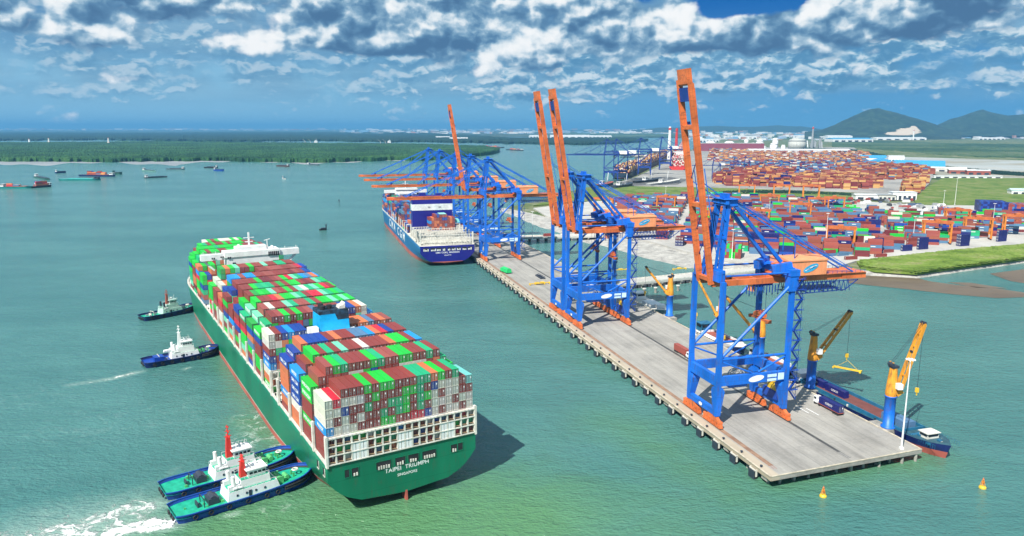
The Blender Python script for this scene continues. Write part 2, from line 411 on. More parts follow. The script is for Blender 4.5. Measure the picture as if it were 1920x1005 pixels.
def build_water():
    def axis(lo, hi, step, far, g=1.22):
        a = list(np.arange(lo, hi + step, step)); s_ = step
        L = [lo]; 
        while L[-1] > -far: s_ *= g; L.append(L[-1] - s_)
        s_ = step; H = [a[-1]]
        while H[-1] < far: s_ *= g; H.append(H[-1] + s_)
        return np.array(L[::-1][:-1] + a + H[1:])
    xs = axis(-420, 440, 4.0, 45000); ys = axis(110, 700, 4.0, 60000); ys = ys[ys > -900]
    XX, YY = np.meshgrid(xs, ys); foam = np.zeros_like(XX); silt = np.zeros_like(XX); streak = np.zeros_like(XX)
    def seg(arr, p, q, w, amp, hard=2.0):
        p = np.array(p[:2]); q = np.array(q[:2]); d = q - p; L = max((d @ d), 1e-6)
        t = np.clip(((XX - p[0]) * d[0] + (YY - p[1]) * d[1]) / L, 0, 1)
        r = np.hypot(XX - p[0] - t * d[0], YY - p[1] - t * d[1])
        np.maximum(arr, amp * np.exp(-(r / w) ** hard), out=arr)
    P = lambda x, y: G(x, y, 0)
    for a, b_, w, k in [((120, 990), (-120, 1045), 12, .66), ((296, 946), (235, 955), 5, .8), ((235, 955), (150, 985), 8, .74), ((316, 982), (235, 990), 6, .92), ((235, 985), (60, 1015), 11, .72), ((120, 985), (-80, 1040), 14, .52), ((250, 950), (60, 985), 18, .46), ((100, 1000), (-60, 1030), 22, .45),
                        ((330, 880), (318, 905), 2.5, .35), ((425, 968), (440, 965), 2.5, .75), ((262, 697), (200, 712), 3.2, .72), ((200, 712), (130, 722), 4.0, .5),
                        ((345, 693), (352, 690), 2.2, .6), ((303, 566), (322, 562), 2.2, .62), ((470, 958), (540, 930), 1.6, .35)]:
        seg(foam, P(*a), P(*b_), w, k)
    for a, b_, w, k in [((480, 780), (520, 830), 12, .45), ((460, 830), (540, 815), 10, .55), ((150, 800), (330, 770), 40, .22), ((0, 760), (260, 700), 40, .2),
                        ((500, 960), (540, 945), 5, .4), ((20, 900), (250, 880), 40, .16)]:
        seg(streak, P(*a), P(*b_), w, k)
    for a, b_, w, k in [((480, 1000), (960, 980), 45, 1.0), ((600, 940), (900, 930), 30, .85), ((900, 960), (1250, 980), 50, .55), ((470, 790), (560, 850), 14, .7), ((400, 650), (480, 780), 10, .55),
                        ((1150, 790), (1400, 940), 28, .55), ((1450, 905), (1720, 860), 22, .65), ((300, 1000), (500, 1000), 28, .7), ((930, 560), (1130, 700), 22, .35), ((640, 800), (1000, 860), 70, .3), ((820, 520), (1000, 600), 30, .25)]:
        seg(silt, P(*a), P(*b_), w, k, 1.6)
    o = grid_mesh('water', XX, YY, np.zeros_like(XX), water_material(), {'foam': foam, 'silt': silt, 'streak': streak})
    return struct(o)
build_water()

# ------------------------------------------------------------------ ground sheets
def ground_mat(name, cols, scale, rough=.9, bump=.3, stretch=(1, 1, 1), fine=6.0, bdist=.5):
    m = bpy.data.materials.new(name); m.use_nodes = True; n = NT(m.node_tree); b = m.node_tree.nodes['Principled BSDF']
    co = n.scale(n.coord(), stretch); a = n.noise(co, scale, 6, .62, .4); c = n.noise(co, scale * fine, 4, .65)
    v = n.smooth(a * .75 + c * .35, .28, .78); k = len(cols) - 1
    n.put(b.inputs['Base Color'], n.ramp(v, [(i / k, q) for i, q in enumerate(cols)])); b.inputs['Roughness'].default_value = rough
    b.inputs['Specular IOR Level'].default_value = .25
    n.put(b.inputs['Normal'], n.bump(c, bump, bdist))
    return m
GM_pave = ground_mat('yard_concrete', [(.30, .30, .28), (.42, .41, .38), (.50, .49, .45)], .02, .85, .1)
GM_grass = ground_mat('rough_grass', [(.045, .09, .014), (.085, .15, .022), (.14, .19, .04), (.22, .21, .11)], .035, .95, 1.0, fine=9)
GM_grass2 = ground_mat('bright_grass', [(.055, .10, .014), (.11, .18, .022), (.17, .25, .04), (.27, .26, .12)], .03, .95, 1.0, stretch=(1, 1.6, 1), fine=10)
GM_stone = ground_mat('riprap_stone', [(.17, .165, .15), (.29, .28, .26), (.40, .39, .36), (.50, .48, .44)], .12, .95, 1.0, fine=5)
GM_mud = ground_mat('tidal_mud', [(.09, .065, .042), (.13, .095, .06), (.17, .13, .085)], .02, .45, .15, stretch=(.5, 1, 1))
GM_plain = ground_mat('far_plain', [(.010, .032, .020), (.018, .05, .026), (.03, .07, .035), (.09, .11, .08), (.20, .20, .17)], .0016, .95, .2, stretch=(.5, 1, 1), fine=7)
GM_land = ground_mat('scrub_ground', [(.035, .07, .02), (.06, .11, .03), (.14, .16, .07), (.26, .25, .19)], .012, .95, .4)
GM_tidal = ground_mat('tidal_plain', [(.20, .21, .17), (.30, .28, .22), (.36, .40, .40), (.42, .36, .28)], .004, .8, .1, stretch=(.35, 1, 1))
GM_port = ground_mat('port_ground', [(.17, .17, .165), (.27, .265, .25), (.38, .37, .34)], .012, .9, .1)
def sheet(name, px, z, m, kind=True, thick=0):
    pts = [G(x, y, z) for x, y in px]
    if thick:
        b = MB(); b.prism([(p.x, p.y) for p in pts], z - thick, z); return struct(b.build(name, m))
    b = MB(); b.quad(*[p for p in pts]); o = b.build(name, m, recalc=False)
    me = o.data
    if me.polygons[0].normal.z < 0: me.flip_normals()
    return struct(o) if kind else o
def slope(name, top, bot, zt, zb, m, n=40, rough=.5):
    """embankment between two shorelines"""
    def samp(L, z):
        P = [G(x, y, z) for x, y in L]; out = []
        for i in range(len(P) - 1): out += [P[i].lerp(P[i + 1], k / 8) for k in range(8)]
        return out + [P[-1]]
    T = samp(top, zt); B = samp(bot, zb); rows = 9; n = len(T)
    XX = np.zeros((rows, n)); YY = XX.copy(); ZZ = XX.copy()
    for j in range(rows):
        f = j / (rows - 1)
        for k in range(n):
            p = T[k].lerp(B[k], f); XX[j, k], YY[j, k], ZZ[j, k] = p.x, p.y, p.z + (rnd.uniform(-rough, rough) if 0 < j < rows - 1 else 0)
    o = grid_mesh(name, XX, YY, ZZ, m, smooth=False)
    o.data.update()
    if o.data.polygons[0].normal.z < 0: o.data.flip_normals()
    return struct(o)
# the right bank, from the near shore to the far plain
shore_top = [(945, 390), (985, 397), (1025, 407), (1100, 425), (1193, 447), (1290, 474), (1422, 500), (1600, 506), (1618, 507), (1719, 513), (1806, 501), (1920, 486), (2300, 440)]
shore_bot = [(930, 394), (965, 407), (1009, 427), (1090, 455), (1160, 474), (1290, 506), (1422, 514), (1596, 517), (1618, 517), (1719, 523), (1806, 510), (1920, 494), (2300, 447)]
slope('shore_embankment', shore_top, shore_bot, 2.8, -.25, GM_stone, 90, .25)
sheet('right_bank_ground', shore_top + [(2700, 360), (2700, 262), (1600, 259), (1345, 258), (1310, 275), (1262, 296), (1190, 330), (1142, 346), (1095, 352), (1000, 378)], 2.8, GM_land)
sheet('yard_pavement', [(1000, 390), (1025, 405), (1100, 423), (1193, 445), (1290, 472), (1422, 498), (1560, 503), (1605, 489), (1920, 457), (2300, 416), (2300, 391), (1720, 384), (1600, 376), (1330, 372), (1110, 377)], 4.5, GM_pave, thick=1.9)
sheet('shore_grass', [(1606, 489.5), (1920, 457.5), (2300, 416.5), (2300, 438), (1920, 484), (1806, 499), (1719, 511), (1640, 506), (1614, 501)], 4.52, GM_grass2, thick=1.9)
sheet('grass_strip', [(1000, 385), (1110, 376), (1330, 371), (1600, 375), (1600, 361), (1345, 352), (1180, 349), (1110, 352)], 4.6, GM_grass, thick=2)
sheet('grass_field', [(1718, 383), (2300, 390), (2300, 333), (1925, 334), (1770, 332), (1745, 347), (1713, 372)], 4.6, GM_grass, thick=2)
sheet('terminal_ground', [(1145, 346), (1195, 331), (1265, 297), (1312, 276), (1600, 276), (1640, 300), (1750, 326), (1742, 345), (1712, 368), (1600, 360), (1345, 351), (1180, 348)], 4.7, GM_port, thick=2.1)
sheet('bank_mudflat', [(-420, 309)] + [(x_, 304.6 + 2.6 * math.sin(x_ / 41) + 1.5 * math.sin(x_ / 13 + 1) + (2.5 if x_ < 330 else 0)) for x_ in range(-400, 700, 9)] + [(760, 302), (760, 299), (-420, 299)], .10, ground_mat('pale_mud', [(.16, .19, .20), (.25, .27, .28), (.33, .34, .34)], .01, .6, .1, stretch=(.3, 1, 1)))
sheet('tidal_flat', [(1770, 331), (1925, 333), (2500, 336), (2500, 300), (1925, 301), (1690, 294), (1660, 300), (1700, 312)], 4.65, GM_tidal, thick=2)
sheet('far_plain', [(-900, 261.5), (300, 261.5), (940, 256), (1240, 258), (1345, 259), (1600, 260), (2700, 263), (2700, 242), (6000, 240.8), (-4500, 240.8), (-900, 242)], 3.0, GM_plain)
for px in ([(1585, 513), (1650, 517), (1719, 521), (1742, 527), (1800, 535), (1870, 541), (1925, 549), (2050, 545), (2050, 552), (1925, 557), (1870, 559), (1790, 552), (1690, 541), (1640, 536), (1590, 530)],
           [(1855, 513), (1925, 504), (2100, 490), (2100, 525), (1960, 537), (1895, 527)], [(1775, 529), (1820, 530), (1890, 541), (1830, 539)]):
    sheet('mud_bank', px, .12, GM_mud)

# ------------------------------------------------------------------ forests on the flats
def canopy_material(name, cols, scale=.05):
    m = bpy.data.materials.new(name); m.use_nodes = True; n = NT(m.node_tree); b = m.node_tree.nodes['Principled BSDF']
    co = n.coord(); a = n.noise(co, scale, 5, .65); c = n.noise(co, scale * .07, 4, .6)
    v = n.smooth(a * .55 + c * .55, .36, .72); k = len(cols) - 1
    n.put(b.inputs['Base Color'], n.ramp(v, [(i / k, q) for i, q in enumerate(cols)])); b.inputs['Roughness'].default_value = .85
    b.inputs['Specular IOR Level'].default_value = .2
    return m
CM = canopy_material('mangrove_leaves', [(.005, .024, .010), (.012, .052, .015), (.024, .085, .021), (.05, .12, .03)])
CM3 = canopy_material('scrub_leaves', [(.012, .035, .016), (.03, .07, .026), (.06, .11, .04), (.14, .16, .09)], .02)
CM2 = canopy_material('tree_leaves', [(.004, .016, .010), (.009, .030, .014), (.017, .050, .018)])
def forest(name, label, front, back, step, rows, h, m, seed, crown=9.0, z=0.0):
    """a wood as one canopy: front and back are pixel polylines on the ground, crowns of uneven height"""
    x0, x1 = front[0][0], front[-1][0]; xs = np.arange(x0, x1, step)
    fy = np.interp(xs, [p[0] for p in front], [p[1] for p in front]); by = np.interp(xs, [p[0] for p in back], [p[1] for p in back])
    fy = fy + (noise2(xs / 14, xs * 0 + seed, seed, 4) - .5) * (2.6 if z == 0 else .6)
    F = np.array([G(a, b, z)[:2] for a, b in zip(xs, fy)]); B = np.array([G(a, b, z)[:2] for a, b in zip(xs, by)])
    t = (np.linspace(0, 1, rows) ** 1.5)[:, None, None]
    P = F[None] * (1 - t) + B[None] * t
    r = np.random.RandomState(seed); P[1:-1] += r.uniform(-2.5, 2.5, P[1:-1].shape)
    XX, YY = P[..., 0], P[..., 1]
    ZZ = h * (.55 + .35 * noise2(XX / crown, YY / crown, seed, 2) + .45 * noise2(XX / 90, YY / 90, seed + 1, 3)) + r.uniform(-.14, .14, XX.shape) * h
    XX = np.concatenate([XX[:1], XX], 0); YY = np.concatenate([YY[:1] - 1, YY], 0); ZZ = np.concatenate([np.full_like(ZZ[:1], -.5), ZZ], 0)
    ZZ[1] *= r.uniform(.25, .8, ZZ[1].shape); ZZ[-1] = -.5
    if name == 'shore_bushes': ZZ[1:9] *= np.linspace(.05, 1, 8)[:, None]; ZZ[0] = -.3
    ZZ += z
    o = grid_mesh(name, XX, YY, ZZ, m, smooth=False)
    return tag(o, label, 'forest', None, 'stuff')
forest('mangrove_forest', 'dense green mangrove forest along the far left bank of the river', [(-420, 303), (0, 303), (200, 304), (400, 302), (560, 305), (660, 304), (720, 301), (800, 301), (870, 296), (905, 292), (931, 288), (938, 284)],
       [(-420, 269), (0, 270), (300, 267), (600, 271), (780, 272), (860, 275), (910, 277), (938, 283)], 1.7, 110, 13, CM, 3)
forest('mangrove_forest', 'dark mangrove belt behind the first channel on the left bank', [(-420, 265.5), (110, 263.5), (240, 263), (420, 266), (600, 265), (780, 267), (900, 268), (960, 264)],
       [(-420, 250), (110, 249), (240, 250), (420, 248.5), (600, 248.5), (780, 249), (900, 256), (960, 261)], 2.2, 90, 15, CM2, 8, 14)
forest('riverside_wood', 'dark green wooded spit across the river behind the raised crane booms', [(905, 269), (1000, 270.5), (1080, 272), (1150, 270), (1200, 267), (1216, 264)],
       [(905, 259), (1000, 260), (1080, 260), (1150, 259.5), (1200, 261), (1216, 263)], 1.6, 50, 14, CM2, 11)
forest('tree_belt', 'dark green tree belt between the storage tanks and the tidal flat', [(1480, 284), (1600, 292), (1640, 297), (1720, 318), (1800, 326), (1925, 334), (2300, 338)],
       [(1480, 277), (1600, 282), (1640, 289), (1720, 309), (1800, 319), (1925, 329), (2300, 333)], 1.7, 22, 8, CM2, 15, 7)
forest('tree_belt', 'green wood on the far side of the pale tidal flat at right', [(1560, 276), (1700, 285), (1750, 291), (1840, 296), (1925, 297), (2400, 299)],
       [(1560, 262), (1700, 266), (1750, 268), (1840, 270), (1925, 271), (2400, 273)], 2.0, 40, 5, CM3, 19, 10)
forest('tree_belt', 'low trees along the far plain left of the maroon shed', [(1060, 258), (1200, 256), (1330, 258), (1480, 262), (1560, 264)],
       [(1060, 247), (1200, 246), (1330, 247), (1480, 248), (1560, 249)], 2.4, 30, 6, CM3, 23, 20)
forest('shrub_row', 'row of bushes on the grass strip between the two container yards', [(1335, 369), (1400, 368), (1470, 367), (1600, 372)],
       [(1335, 363), (1400, 361), (1470, 361), (1600, 366)], 1.0, 14, 5, CM2, 29, 4)

forest('shore_bushes', 'rough bushes and tall grass along the shore below the yard', [(1616, 500), (1640, 505), (1719, 511), (1806, 499), (1920, 484), (2300, 438)],
       [(1606, 491), (1640, 487), (1719, 478), (1806, 469), (1920, 460), (2300, 420)], .7, 70, 1.6, GM_grass2, 33, 6, 4.4)
# ------------------------------------------------------------------ hills
def hill_mat():
    m = bpy.data.materials.new('wooded_hill'); m.use_nodes = True; n = NT(m.node_tree); b = m.node_tree.nodes['Principled BSDF']
    co = n.coord(); a = n.noise(co, .011, 7, .72); q = X(n, n.node('ShaderNodeAttribute', attribute_name='quarry').outputs['Fac'])
    v = n.smooth(a, .3, .7)
    green = n.ramp(v, [(0, (.003, .014, .012)), (.5, (.010, .034, .020)), (1, (.035, .07, .036))])
    n.put(b.inputs['Base Color'], n.mix(n.smooth(q + (a - .5) * .9, .45, .6), green, (.52, .43, .33))); b.inputs['Roughness'].default_value = .9
    return m
HM = hill_mat()
def hill(name, D, prof, depth, seed, scars=()):
    """ridge at distance D whose skyline passes the surveyed points"""
    xs = np.linspace(prof[0][0], prof[-1][0], 170); zy = np.interp(xs, [p[0] for p in prof], [p[1] for p in prof])
    k = np.array([.25, .5, .25]); 
    for _ in range(6): zy = np.convolve(np.pad(zy, 1, 'edge'), k, 'valid')
    top = (YH - zy) / FPX * D + CAM_H; rows = 46
    t = np.linspace(-1, 1, rows)[:, None]
    az = (xs - 960) / FPX
    rr = D + depth * t
    XX = rr * az[None]; YY = rr * np.ones_like(az)[None]
    nz = noise2(XX / 420, YY / 420, seed, 5)
    ZZ = top[None] * np.exp(-(np.abs(t) / .62) ** 1.9) * (.80 + .40 * nz) - 4
    q = np.zeros_like(XX)
    for px, py, rx, ry in scars:
        ppx = 960 + XX / YY * FPX; ppy = YH - (ZZ - CAM_H) / YY * FPX
        q = np.maximum(q, np.where(t < .1, np.exp(-((ppx - px) / rx) ** 2 - ((ppy - py) / ry) ** 2), 0))
    return struct(grid_mesh(name, XX, YY, ZZ, HM, {'quarry': q}))
hill('hill', 8200, [(1500, 246), (1530, 242), (1560, 231), (1590, 217), (1618, 207), (1632, 206), (1660, 211), (1700, 221), (1730, 230), (1760, 240), (1790, 246)], 900, 41,
     [(1690, 246, 28, 8), (1675, 250, 34, 4), (1700, 240, 10, 5)])
hill('hill', 9300, [(1715, 246), (1740, 236), (1770, 222), (1800, 213), (1822, 210), (1845, 215), (1868, 221), (1885, 217), (1905, 216), (1930, 220), (1990, 222), (2100, 236), (2150, 246)], 1000, 44,
     [(1752, 248, 26, 6), (1740, 245, 9, 4)])
hill('hill', 17000, [(1180, 244), (1230, 239), (1290, 238), (1340, 236), (1400, 238), (1450, 235), (1490, 237), (1530, 242), (1560, 245)], 1500, 47)
# ------------------------------------------------------------------ containers
CC = {'M': (.255, .042, .034), 'm': (.33, .075, .06), 'D': (.16, .022, .026), 'O': (.62, .17, .065), 'G': (.012, .52, .045), 'g': (.02, .34, .05), 'T': (.012, .40, .17), 'A': (.17, .62, .40),
      'C': (.16, .52, .50), 'W': (.66, .63, .56), 'B': (.008, .055, .32), 'N': (.005, .010, .135), 'L': (.01, .27, .68), 'S': (.085, .19, .33), 'R': (.60, .02, .045), 'Y': (.62, .36, .10)}
CN = {'M': 'maroon', 'm': 'brick red', 'D': 'dark maroon', 'O': 'orange', 'G': 'bright green', 'g': 'dull green', 'T': 'sea green', 'A': 'pale aqua', 'C': 'cyan', 'W': 'off-white', 'B': 'blue',
      'N': 'navy', 'L': 'light blue', 'S': 'steel blue', 'R': 'red', 'Y': 'tan'}
ORD = ['first', 'second', 'third', 'fourth', 'fifth', 'sixth', 'seventh', 'eighth', 'ninth', 'tenth', 'eleventh', 'twelfth', 'thirteenth', 'fourteenth', 'fifteenth', 'sixteenth', 'seventeenth', 'eighteenth', 'nineteenth', 'twentieth']
CL, CW, CHt = 12.19, 2.42, 2.82
def container_mesh(L=CL):
    b = MB(); w = CW / 2; H = CHt
    b.box(-w + .04, w - .04, .05, L - .05, .06, H - .03)
    for x in (-w, w - .12):
        for y in (0, L - .14): b.box(x, x + .12, y, y + .14, 0, H)
        b.box(x, x + .12, .14, L - .14, 0, .14); b.box(x, x + .12, .14, L - .14, H - .10, H)
    for y in (0, L - .14):
        b.box(-w + .12, w - .12, y, y + .14, 0, .14); b.box(-w + .12, w - .12, y, y + .14, H - .10, H)
    for x in (-.86, -.36, .36, .86): b.box(x - .035, x + .035, -.02, .05, .16, H - .12, m=1)
    b.box(-.04, .04, .0, .051, .15, H - .11, m=2); b.box(-1.06, -.98, .0, .052, .15, H - .11, m=2); b.box(.98, 1.06, .0, .052, .15, H - .11, m=2); b.box(-1.06, 1.06, .0, .0525, H - .2, H - .11, m=2)
    for z in (.75, 1.25): b.box(-.95, -.25, -.015, .05, z, z + .07, m=1); b.box(.25, .95, -.015, .05, z, z + .07, m=1)
    b.box(.45, .78, .0, .052, 1.55, 2.1, m=3)
    return b.mesh('shipping_container', [CP_O, M_grey, M_black, M_white])
CM40 = container_mesh(); CM20 = container_mesh(6.06)
NCONT = [0]
def jit(c, k=.10):
    f = 1 + rnd.uniform(-k, k * .6); return tuple(min(1, max(0.003, v * f * (1 + rnd.uniform(-.05, .05)))) for v in c)
def container(key, p, rz, label, group, mesh=None):
    o = bpy.data.objects.new('shipping_container', mesh or CM40); COL.objects.link(o)
    o.location = p; o.rotation_euler = (0, 0, rz); o.color = (*jit(CC[key]), 1); NCONT[0] += 1
    return tag(o, label, 'container', group)
LET = {}
def lettering(o, word, size=1.5, y=6.1, side=-1):
    k = (word, size, side)
    x = side * (CW / 2 + .005)
    rot = (R(90), 0, R(-90) if side < 0 else R(90))
    if k not in LET:
        LET[k] = text(word, size, M_white, 'lettering', o, (x, y, 1.43 - size * .36), rot, .02)
    else:
        c = LET[k].copy(); COL.objects.link(c); c.parent = o; c.location = (x, y, 1.43 - size * .36); c.rotation_euler = rot
def end_mark(o, word, size=.8):
    k = ('end', word, size)
    if k not in LET: LET[k] = text(word, size, M_white, 'lettering', o, (0, -.06, 1.9), (R(90), 0, 0), .02, 1.5)
    else:
        c = LET[k].copy(); COL.objects.link(c); c.parent = o; c.location = (0, -.06, 1.9); c.rotation_euler = (R(90), 0, 0)
WORDS = {'G': 'EVERGREEN', 'T': 'EVERGREEN', 'A': 'EVERGREEN', 'B': 'CMA CGM', 'L': 'MAERSK', 'N': 'COSCO'}

# ------------------------------------------------------------------ hulls of the two big ships
def hull(parent, L, hbm, deck, boot, mats, rise=3.0, stern_dark=False, bow0=.80):
    """mats: side, boot-top, line, deck, transom"""
    zs = [-1.0, 0, 1.2, boot, boot + .35, 4.0 if boot < 3.4 else boot + 1, 6, 7.5, 9.5, 12, 15, deck]
    st = list(np.concatenate([np.linspace(-1, 20, 12), np.linspace(25, 90, 12), np.linspace(100, L * bow0, 8), np.linspace(L * bow0 + 6, L, 22)]))
    def hb(s_, z):
        zb = 2.9 - (s_ + 1) * .35
        a = max(0.0, min(1, (z - zb) / (12 - zb))) ** .25 if z > zb else 0.0
        k = max(0, min(1, (s_ - 8) / 75)); k = k * k * (3 - 2 * k); a = a + (1 - a) * k if s_ > 8 else a
        # bow: waterline sharper than deck
        e = L * (bow0 - .02) + (L * .035) * (z / deck); tip = L - 15 + 15 * max(0, z / deck)
        if s_ > e:
            u = min(1, (s_ - e) / (tip - e)); p = 1.55 + 1.1 * max(0, z / deck)
            a *= max(0.0, 1 - u ** p)
        return hbm * a
    b = MB(); n = len(zs); rings = []
    for s_ in st:
        lift = rise * max(0, (s_ - L * .93) / (L * .07)) ** 1.2 if s_ > L * .93 else 0
        ring = []
        for sgn in (-1, 1):
            for z in (reversed(zs) if sgn < 0 else zs):
                zz = max(z, 2.9 - (s_ + 1) * .35) if s_ < 9 else z
                if z == deck: zz += lift
                ring.append((sgn * hb(s_, z), s_, zz))
        rings.append(ring)
    base = 0
    for ring in rings: b.v += ring
    N = 2 * n
    for i in range(len(rings) - 1):
        for j in range(N - 1):
            if j == n - 1: continue
            zlo = zs[n - 2 - j] if j < n - 1 else zs[j - n]
            m = 1 if zlo < boot - .01 else 2 if zlo < boot + .2 else 0
            a, c, d, e = i * N + j, i * N + j + 1, (i + 1) * N + j + 1, (i + 1) * N + j
            b.f.append((a, c, d, e)); b.m.append(m); b.c.append(None)
        b.f.append((i * N, (i + 1) * N, (i + 1) * N + N - 1, i * N + N - 1)); b.m.append(3); b.c.append(None)
    for j in range(n - 1):
        zlo = zs[n - 2 - j]
        b.f.append((j, j + 1, N - 2 - j, N - 1 - j)); b.m.append(4 if zlo > boot else 1); b.c.append(None)
    o = b.build('hull', mats, parent)
    o.data.polygons.foreach_set('use_smooth', [abs(p.normal.y) < .9 for p in o.data.polygons])
    return o, hb

M_hgreen = mat('hull_green', (.003, .165, .085), .38, 0, .20, .06, streak=True, rust=.35)
M_boot = mat('boot_red', (.42, .10, .075), .55, 0, .2, .06)
M_line = mat('waterline_grey', (.55, .50, .45), .5)
DECKZ, TIER0 = 17.8, 17.89
ship = thing('container_ship', 'huge green container ship stacked high with green and maroon containers, white bridge forward', 'container ship', S0, STH)
W_ = 2.515; TH_ = 2.92
hull_o, HB = hull(ship, 366, 25.55, DECKZ, 2.3, [M_hgreen, M_boot, M_line, M_cream, M_hgreen])
b = MB()                                                        # gunwale and side walkway
for sg in (-1, 1):
    for i in range(60):
        s0, s1 = -1 + i * 6.1, -1 + (i + 1) * 6.1
        if s1 > 362: break
        t0, t1 = HB(s0, DECKZ) * sg, HB(s1, DECKZ) * sg
        b.hexa([(t0 - sg * .9, s0, DECKZ + .02), (t0 + sg * .12, s0, DECKZ - .35), (t1 + sg * .12, s1, DECKZ - .35), (t1 - sg * .9, s1, DECKZ + .02),
                (t0 - sg * .9, s0, DECKZ + .45), (t0 + sg * .12, s0, DECKZ + .45), (t1 + sg * .12, s1, DECKZ + .45), (t1 - sg * .9, s1, DECKZ + .45)])
        b.beam((t0, s0, DECKZ + 1.2), (t1, s1, DECKZ + 1.2), .09)
        b.beam((t0, s0, DECKZ), (t0, s0, DECKZ + 1.2), .12)
b.build_each('gunwale', M_cream, ship)
b = MB(); b.prism([(-1.6, -2), (1.9, -2), (1.9, 3.0), (-1.1, 3.4)], -.35, .35, ax='x'); r_ = b.build('rudder', M_boot, ship)
# mooring openings in the transom, ship's name
tx = lambda px: -6.9 + (px - 722) * (.1855 + (px - 760) * .00005)
rec = MB(); bol = MB()
for a, c in ((45, 90), (115, 185), (365, 515), (560, 662), (695, 802), (840, 982), (1140, 1205), (1215, 1265)):
    x0, x1 = tx(640 + a * .179), tx(640 + c * .179)
    rec.box(x0, x1, -1.06, -.9, 12.7, 15.3)
    for z0, z1 in ((12.5, 12.72), (15.28, 15.45)): bol.box(x0 - .15, x1 + .15, -1.14, -.9, z0, z1, m=1)
    for xx in (x0 - .16, x1): bol.box(xx, xx + .16, -1.14, -.9, 12.72, 15.28, m=1)
    if c - a > 55:
        k = x0 + .6
        while k < x1 - .5: bol.box(k, k + .45, -1.30, -1.0, 12.72, 13.6 + .3 * rnd.random()); k += .85
rec.build_each('mooring_port', M_black, ship); bol.build_each('bollard', [M_cream, M_hgreen], ship)
text('TAIPEI  TRIUMPH', 1.95, M_white, 'ship_name', ship, (.55, -1.01, 10.9), (R(90), 0, 0), .03, 1.0)
text('SINGAPORE', 1.25, M_white, 'home_port', ship, (.55, -1.01, 8.85), (R(90), 0, 0), .03, 1.0)
# side openings on the port quarter
b = MB()
for s_ in (2.0, 8.5): 
    t_ = -HB(s_, 14) - .02; b.box(t_ - .02, t_ + .5, s_, s_ + 1.9, 13.2, 15.6); b.box(t_ - .08, t_ + .5, s_ - .35, s_, 13.0, 15.8, m=1); b.box(t_ - .08, t_ + .5, s_, s_ + 1.9, 12.8, 13.2, m=1)
b.build_each('side_port', [M_black, M_cream], ship)

# bays: distance from stern, tiers above the lashing bridge by column
BAYS = [0, 14.85, 29.7, 44.6, 73, 89, 104, 119, 133.6, 148.5, 163, 178, 193, 208, 241, 256, 271, 286, 301, 316]
def tiers(bi, c):
    e = min(c, 19 - c)
    if bi == 0: return 4 if (c < 2 or c > 17) else 5
    if bi <= 3: return 4 if e == 0 else 5 if e == 1 else 6
    if bi == 4: return (5 if (c < 6 or c > 12) else -1)
    if bi <= 8: return 4 if e == 0 else 5 if e == 1 else 6
    if bi == 12: return 3 if c == 0 else 4 if c < 3 else 5 if c < 9 else 6 if e > 0 else 5
    if bi <= 13: return (3 if (c + bi) % 2 else 4) if c == 0 else (4 if bi % 2 else 5) if c == 1 else 5 if e == 1 or e == 0 else 6
    if bi == 14: return [3, 3, 5, 4, 3, 3][c] if c < 6 else 4
    if bi == 15: return 4 if c < 2 else 5
    k = {16: 0, 17: 0, 18: 1, 19: 3}[bi]
    if e < k: return -9
    return 6 if e > k + 1 else 5 if e == k + 1 else 4
STERN = ['WWWL', 'RWMW', 'MWBWW', 'MWMMW', 'MWMWM', 'GMTMM', 'MGMMM', 'GMMTG', 'GMTMG', 'MMTTm', 'MGGGM', 'MGMMR', 'TTTTR', 'TMGMB', 'OBWWW', 'GWMWM', 'MWWWW', 'TWWMW', 'MMWM', 'CMWW']
STERN[2] = 'MWBWW'
TOPS = {1: 'Gm' + 'mGTMMMGTmmGGMMTM' + 'TG', 2: 'LM' + 'GMTMAMMWMMMOGGML' + 'SM', 3: 'BB' + 'OBBBMOMMSSLORBMM' + 'MT', 4: 'WMBLBB.......OOOSMOm', 5: 'GTMmGMGMmSMMMMBBOWLB', 6: 'gAmWMMATmmTMGGAGAGAG', 7: 'TAGMMROGGATMRRATGTGG',
        8: 'BGMgGGAmMGMAWTAGRMGM', 9: 'MMMMGTTTMgMGGMDMATMG', 10: 'MBMMMMGDDMmGRATLSOGG', 11: 'OBLLmLLMMmmMMMDmMBLL', 12: 'MWOOLLMLLMMmmmMMmRBL', 13: 'GWgOGAMMGMMAMMTTMMAM'}
SIDE = {0: 'WWWLMMM', 1: 'GGMMGMM', 2: 'LBBBWOO', 3: 'BOOOLOM', 4: 'WWMBLWO', 5: 'MBMMGGM', 6: 'BBOSGMB', 7: 'GMRGGAO', 8: 'TMRBMGM', 9: 'OMLMAOM', 10: 'GGMBAMG'}
gap_s = []
bulk = MB()
def addbox(mb, t, s_, z, key, L=CL):
    c = jit(CC[key]); mb.box(t - 1.21, t + 1.21, s_, s_ + L, z + .02, z + CHt, 0, c)
    for k in (-.7, -.25, .25, .7): mb.box(t + k - .035, t + k + .035, s_ - .03, s_, z + .2, z + CHt - .15, 1)
GRP = 'containers stacked on the green ship'
POOL = 'MMMMMmmDGGGTTTAgOOBLSWWR'
first_port = {}
